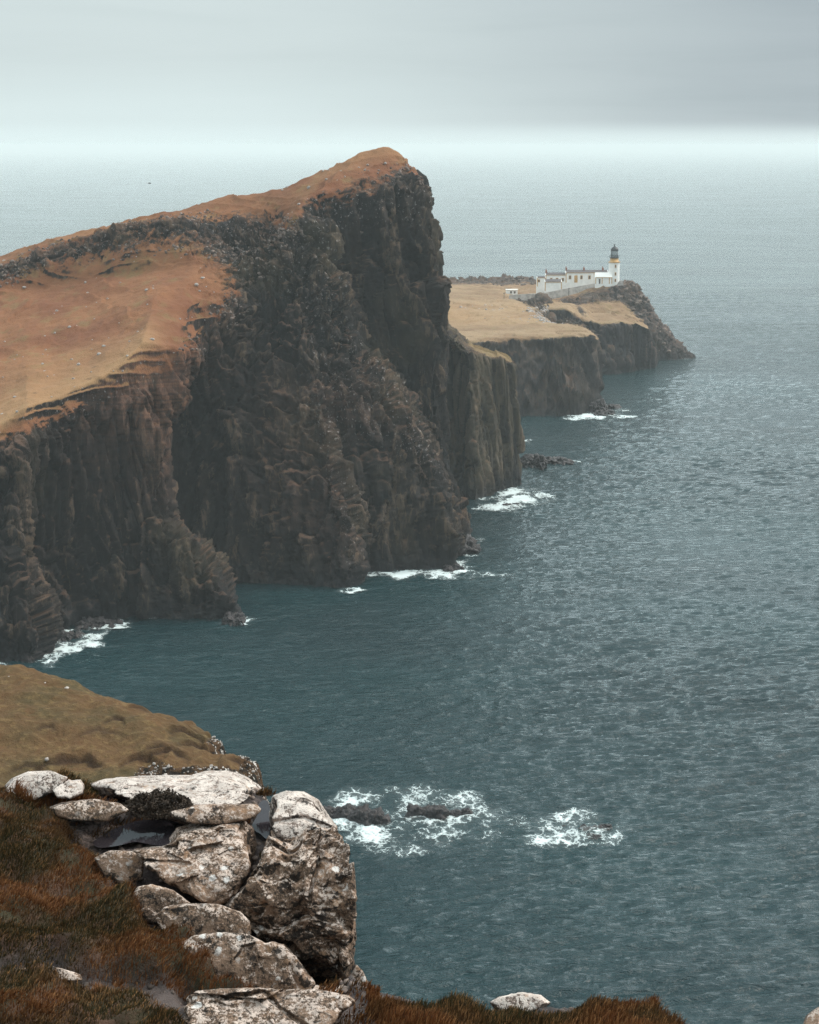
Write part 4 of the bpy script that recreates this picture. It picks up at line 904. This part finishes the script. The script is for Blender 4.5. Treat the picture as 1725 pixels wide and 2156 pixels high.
boulder('pale rounded rock at the far left edge', [(-30,1690),(2,1662),(25,1638),(60,1624),(110,1622),(145,1636),(130,1660),(90,1680),(40,1700)], 13.6, 1660, .3, M_pale, topn=(-.2,-.3,1), seed=5, amp=.03)
boulder('small squarish pale rock left of the rear slab', [(105,1664),(125,1648),(170,1641),(178,1652),(176,1672),(150,1682),(118,1682)], 13.3, 1668, .25, M_pale, seed=6, amp=.015, res=70)
boulder('long low dark pink rock beneath the small squarish one', [(100,1700),(130,1688),(200,1682),(255,1690),(275,1706),(230,1730),(150,1732),(110,1722)], 13.0, 1704, .35, M_boulder, seed=8, amp=.03, res=90)
boulder('speckled centre boulder with round front, left of the crack', [(262,1790),(300,1778),(352,1770),(372,1742),(420,1728),(480,1720),(515,1724),(537,1745),(543,1785),(535,1825),(510,1870),(472,1908),(425,1915),(370,1900),(330,1870),(290,1830)], 12.35, 1822, .62, M_boulder, topn=(0,-.22,1), frontn=(0,-1,.35), p=6, amp=.03, seed=9, res=190, cracks=[([(268,1800),(330,1812),(400,1818)], .02, 5)])
boulder('rear block of the right boulder, next to the narrow puddle', [(572,1676),(600,1664),(640,1666),(672,1684),(690,1712),(712,1740),(705,1775),(640,1790),(575,1770),(566,1720)], 12.75, 1738, .45, M_pale, topn=(0,-.25,1), seed=11, p=7, amp=.03, res=120, cracks=[([(570,1732),(640,1722),(700,1745)], .03, 6)])
boulder('huge right hand boulder with a black overhanging front', [(562,1752),(600,1736),(660,1734),(708,1742),(735,1778),(749,1830),(752,1900),(752,1990),(750,2040),(735,2072),(690,2078),(620,2065),(560,2010),(500,1950),(462,1915),(480,1890),(515,1862),(545,1815),(556,1780)], 12.0, 1842, .62, M_boulder, topn=(.05,-.30,1), frontn=(-.05,-1,-.03), p=7, amp=.045, seed=14, res=240, cracks=[([(662,1815),(668,1780),(690,1765),(705,1752)], .05, 5), ([(668,1815),(655,1860),(650,1900)], .04, 5)])
boulder('low wet pinkish rock shelf directly below the rear slab', [(335,1706),(400,1694),(480,1692),(545,1690),(552,1706),(535,1726),(470,1738),(385,1738),(345,1725)], 12.95, 1712, .22, M_boulder, topn=(0,-.12,1), seed=41, p=7, amp=.02, res=90)
boulder('low brown rock at the turf edge left of the centre boulder', [(196,1806),(232,1790),(280,1792),(305,1812),(300,1848),(262,1868),(222,1846)], 12.2, 1808, .25, M_boulder, topn=(0,-.1,1), seed=43, p=6, amp=.02, res=80)
boulder('small domed rock by the turf below the centre boulder', [(276,1888),(290,1866),(320,1861),(365,1874),(402,1900),(412,1930),(370,1955),(305,1945)], 11.75, 1880, .25, M_boulder, seed=17, p=6, amp=.02, res=80)
boulder('oblong rock with white lichen spots under the crack', [(322,1925),(340,1906),(400,1901),(460,1903),(508,1918),(528,1940),(530,1985),(500,2010),(430,2015),(360,2000),(326,1955)], 11.45, 1930, .32, M_boulder, seed=19, p=6, amp=.03, res=110)
boulder('broad sloping rock below the oblong one, turf at its left', [(372,1985),(400,1965),(450,1960),(520,1965),(560,1985),(575,1980),(605,1990),(640,2030),(668,2070),(650,2110),(540,2120),(450,2090),(385,2030)], 11.0, 1988, .40, M_boulder, topn=(-.1,-.5,1), seed=21, p=6, amp=.03, res=150, cracks=[([(572,1975),(578,2010),(600,2060)], .03, 6)])
boulder('nearest slab at the bottom edge with a long branching crack', [(345,2090),(380,2075),(450,2068),(540,2068),(590,2072),(650,2068),(690,2075),(745,2090),(760,2110),(730,2140),(700,2170),(600,2220),(420,2240),(385,2180),(350,2130)], 10.4, 2150, .62, M_boulder, topn=(0,-.15,1), seed=23, p=8, amp=.028, res=190, cracks=[([(470,2104),(520,2100),(555,2095),(580,2115),(610,2140),(650,2165)], .05, 6), ([(665,2075),(690,2095),(700,2125)], .04, 5)])
boulder('grey rock end between nearest slab and huge boulder foot', [(690,2085),(720,2075),(760,2082),(762,2100),(730,2112),(700,2108)], 10.75, 2088, .15, M_boulder, seed=25, p=6, amp=.015, res=60)
boulder('dark rock wedge below the right foot of the huge boulder', [(735,2060),(750,2030),(765,2045),(780,2085),(770,2100),(740,2098)], 11.6, 2050, .2, M_boulder, seed=27, p=6, amp=.02, res=60)
boulder('half buried rock in the turf at the lower left', [(-20,2050),(10,2036),(70,2028),(130,2034),(175,2050),(182,2068),(100,2072),(20,2078)], 10.55, 2052, .2, M_boulder, seed=29, p=5, amp=.02, res=90)
boulder('small dark rock just below the half buried one', [(-30,2075),(0,2066),(40,2068),(62,2080),(40,2098),(-20,2100)], 10.3, 2082, .15, M_boulder, seed=31, p=5, amp=.015, res=60)
boulder('pale flat rock on the turf rim at bottom centre', [(1030,2110),(1050,2098),(1100,2090),(1140,2094),(1162,2112),(1130,2136),(1050,2138)], 10.35, 2110, .2, M_pale, seed=33, p=6, amp=.012, res=70)
boulder('corner rock cut off by the bottom right of the view', [(1690,2160),(1700,2138),(1725,2120),(1790,2110),(1800,2200),(1720,2220)], 9.6, 2150, .4, M_boulder, seed=35, p=6, amp=.03, res=60)

# ------------------------------------------------------------------ grass blades
def blades(label, polys, n, hmin, hmax, seed, tint0=.5, width=.0045, lean=.5, zoff=0.0, name='grass', clump=.35, fz=None):
    rg = np.random.RandomState(seed); pts = []
    for poly in polys:
        a = np.array(poly); mn, mx = a.min(0)-.1, a.max(0)+.1; area = (mx-mn).prod(); pts.append((poly, mn, mx, area))
    tot = sum(q[3] for q in pts); XY = []
    for poly, mn, mx, area in pts:
        k = int(n*area/tot*1.9); xy = rg.uniform(0, 1, (k, 2))*(mx-mn)+mn; q = np.c_[xy, np.zeros(k)]
        sd = poly_sd(xy[:, 0]+.10*fbm(q*3, 3, 73), xy[:, 1]+.16*fbm(q*3+5, 3, 74), poly); XY.append(xy[(sd < .03) & (rg.uniform(size=k) < .35+1.3*(noise(q*5, seed)+.5))])
    XY = np.concatenate(XY); q = np.c_[XY, np.zeros(len(XY))]; N = len(XY)
    Z = (fore_z(XY[:, 0], XY[:, 1])[0] if fz is None else fz(XY))+zoff
    cl = .5+.5*fbm(q*3.2, 2, seed+1); L = (hmin+(hmax-hmin)*rg.uniform(size=N)**1.6)*(1-clump+2*clump*np.clip(cl, 0, 1))
    az = rg.uniform(0, 2*math.pi, N); flow = 2.5*noise(q*.8, seed+2)
    dr = np.stack([np.cos(az)*.6+np.cos(flow)*.7, np.sin(az)*.6+np.sin(flow)*.5-.2], 1); ln = lean*rg.uniform(.3, 1.4, N)
    side = np.stack([-np.sin(az), np.cos(az)*.3, 0*az], 1); b0 = np.c_[XY, Z-.01]; wd = width*rg.uniform(.6, 1.5, N)
    def pt(s):
        return b0+np.c_[dr*(ln*L*s**1.7)[:, None], L*s*(1-.35*ln*s)]
    p0, p1, p2 = pt(0), pt(.5), pt(1.0); sw = side*wd[:, None]
    V = np.stack([p0-sw, p0+sw, p1+sw*.8, p1-sw*.8, p2+sw*.25, p2-sw*.25], 1)
    b_ = np.arange(N)*6; Fq = np.concatenate([np.stack([b_, b_+1, b_+2, b_+3], 1), np.stack([b_+3, b_+2, b_+4, b_+5], 1)])
    tint = tint0+.9*fbm(q*1.1, 3, 88); rn = rg.uniform(size=N)
    o = mesh_obj(name, V.reshape(-1, 3), Fq, M_blade, attrs={'tint': np.repeat(tint, 6), 'h': np.tile([0, 0, .5, .5, 1, 1], N), 'rnd': np.repeat(rn, 6)}); tag(o, label, kind='stuff')
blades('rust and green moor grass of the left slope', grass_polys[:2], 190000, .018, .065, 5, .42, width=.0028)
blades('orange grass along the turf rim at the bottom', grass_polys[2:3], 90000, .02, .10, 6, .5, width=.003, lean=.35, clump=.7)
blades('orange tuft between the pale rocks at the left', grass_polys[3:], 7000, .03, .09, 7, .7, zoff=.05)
blades('short wet sprigs on the bare peat', [path_poly, plan([(560,2080),(700,2060),(770,2090),(760,2170),(640,2170)], GZ), plan([(120,1700),(300,1690),(330,1720),(230,1760),(160,1750)], GZ)], 5200, .02, .09, 8, .5)
tufts = [(555,1664,12,.16),(510,1718,28,.10),(545,1800,10,.05),(690,2080,14,.02),(780,2090,14,.05),(215,1690,24,.10),(440,1985,24,.05)]
for px, py, hw, zo in tufts[:4]+tufts[4:]:
    c = PZ(px, py, GZ+zo); L = np.linalg.norm(c-CAM)/F*hw
    ring = [(c[0]+L*math.cos(a), c[1]+L*1.3*math.sin(a)) for a in np.linspace(0, 2*math.pi, 10, endpoint=False)]
    blades('small orange tufts in the rock joints', [ring], 700, .03, .08, int(px), .75, fz=lambda XY, z=c[2]: np.full(len(XY), z-.02))
# heather clump on the slab
def heather():
    c = P(332, 1702, 13.1); e = empty('heather_bush', c, 'dark straggly heather clump growing on the pale rear slab', 'shrub'); rg = np.random.RandomState(4)
    N = 5200; th = rg.uniform(0, 2*math.pi, N); rr = rg.uniform(0, 1, N)**.6; hx, hy, hz = .26, .22, .075
    x = hx*rr*np.cos(th); y = hy*rr*np.sin(th); top = hz*np.sqrt(np.clip(1-rr**2, 0, 1))*(1+.9*noise(np.c_[x*9, y*9, 0*x], 3)); z = top*rg.uniform(.2, 1.3, N)
    c0 = np.c_[x, y, z]; a = rg.normal(size=(N, 3)); a /= np.linalg.norm(a, axis=1)[:, None]; b_ = np.cross(a, rg.normal(size=(N, 3))); b_ /= np.linalg.norm(b_, axis=1)[:, None]
    s1 = rg.uniform(.008, .022, N)[:, None]; V = np.stack([c0-a*s1, c0+b_*s1*.35, c0+a*s1, c0-b_*s1*.35], 1).reshape(-1, 3)
    mesh_obj('foliage', V, np.arange(N*4).reshape(-1, 4), simple('heather_leaf', (0.05, 0.034, 0.022), .8, .35, 20), e)
    mb = MB()
    for i in range(60):
        t1 = rg.uniform(0, 6.28); r1 = rg.uniform(.1, 1); q0 = np.array([0, 0, 0.]); q1 = np.array([hx*r1*math.cos(t1), hy*r1*math.sin(t1), hz*math.sqrt(1-r1*r1*.9)*.95]); w1 = .004
        mb.add([q0+[-w1,0,0], q0+[w1,0,0], q0+[0,w1,0], q1+[-w1*.5,0,0], q1+[w1*.5,0,0], q1+[0,w1*.5,0]], [(0,1,4,3),(1,2,5,4),(2,0,3,5)])
    mb.build('stems', simple('heather_stem', (0.05, 0.03, 0.022), .9), e)
heather()

# ------------------------------------------------------------------ haze
def haze():
    m = bpy.data.materials.new('haze_air'); m.use_nodes = True; t = NT(m.node_tree); t.n.clear()
    v = t.node('ShaderNodeVolumePrincipled'); v.inputs['Color'].default_value = (0.93, 1.0, 1.0, 1); v.inputs['Density'].default_value = 0.000115; v.inputs['Anisotropy'].default_value = 0.0
    o = t.node('ShaderNodeOutputMaterial'); t.l.new(v.outputs[0], o.inputs['Volume'])
    k = 130000.0
    ob = mesh_obj('haze', box_v(-k, k, -k, k, -6, 108), BF, m, smooth=False); tag(ob, 'pale sea haze filling the air', kind='stuff')
haze()
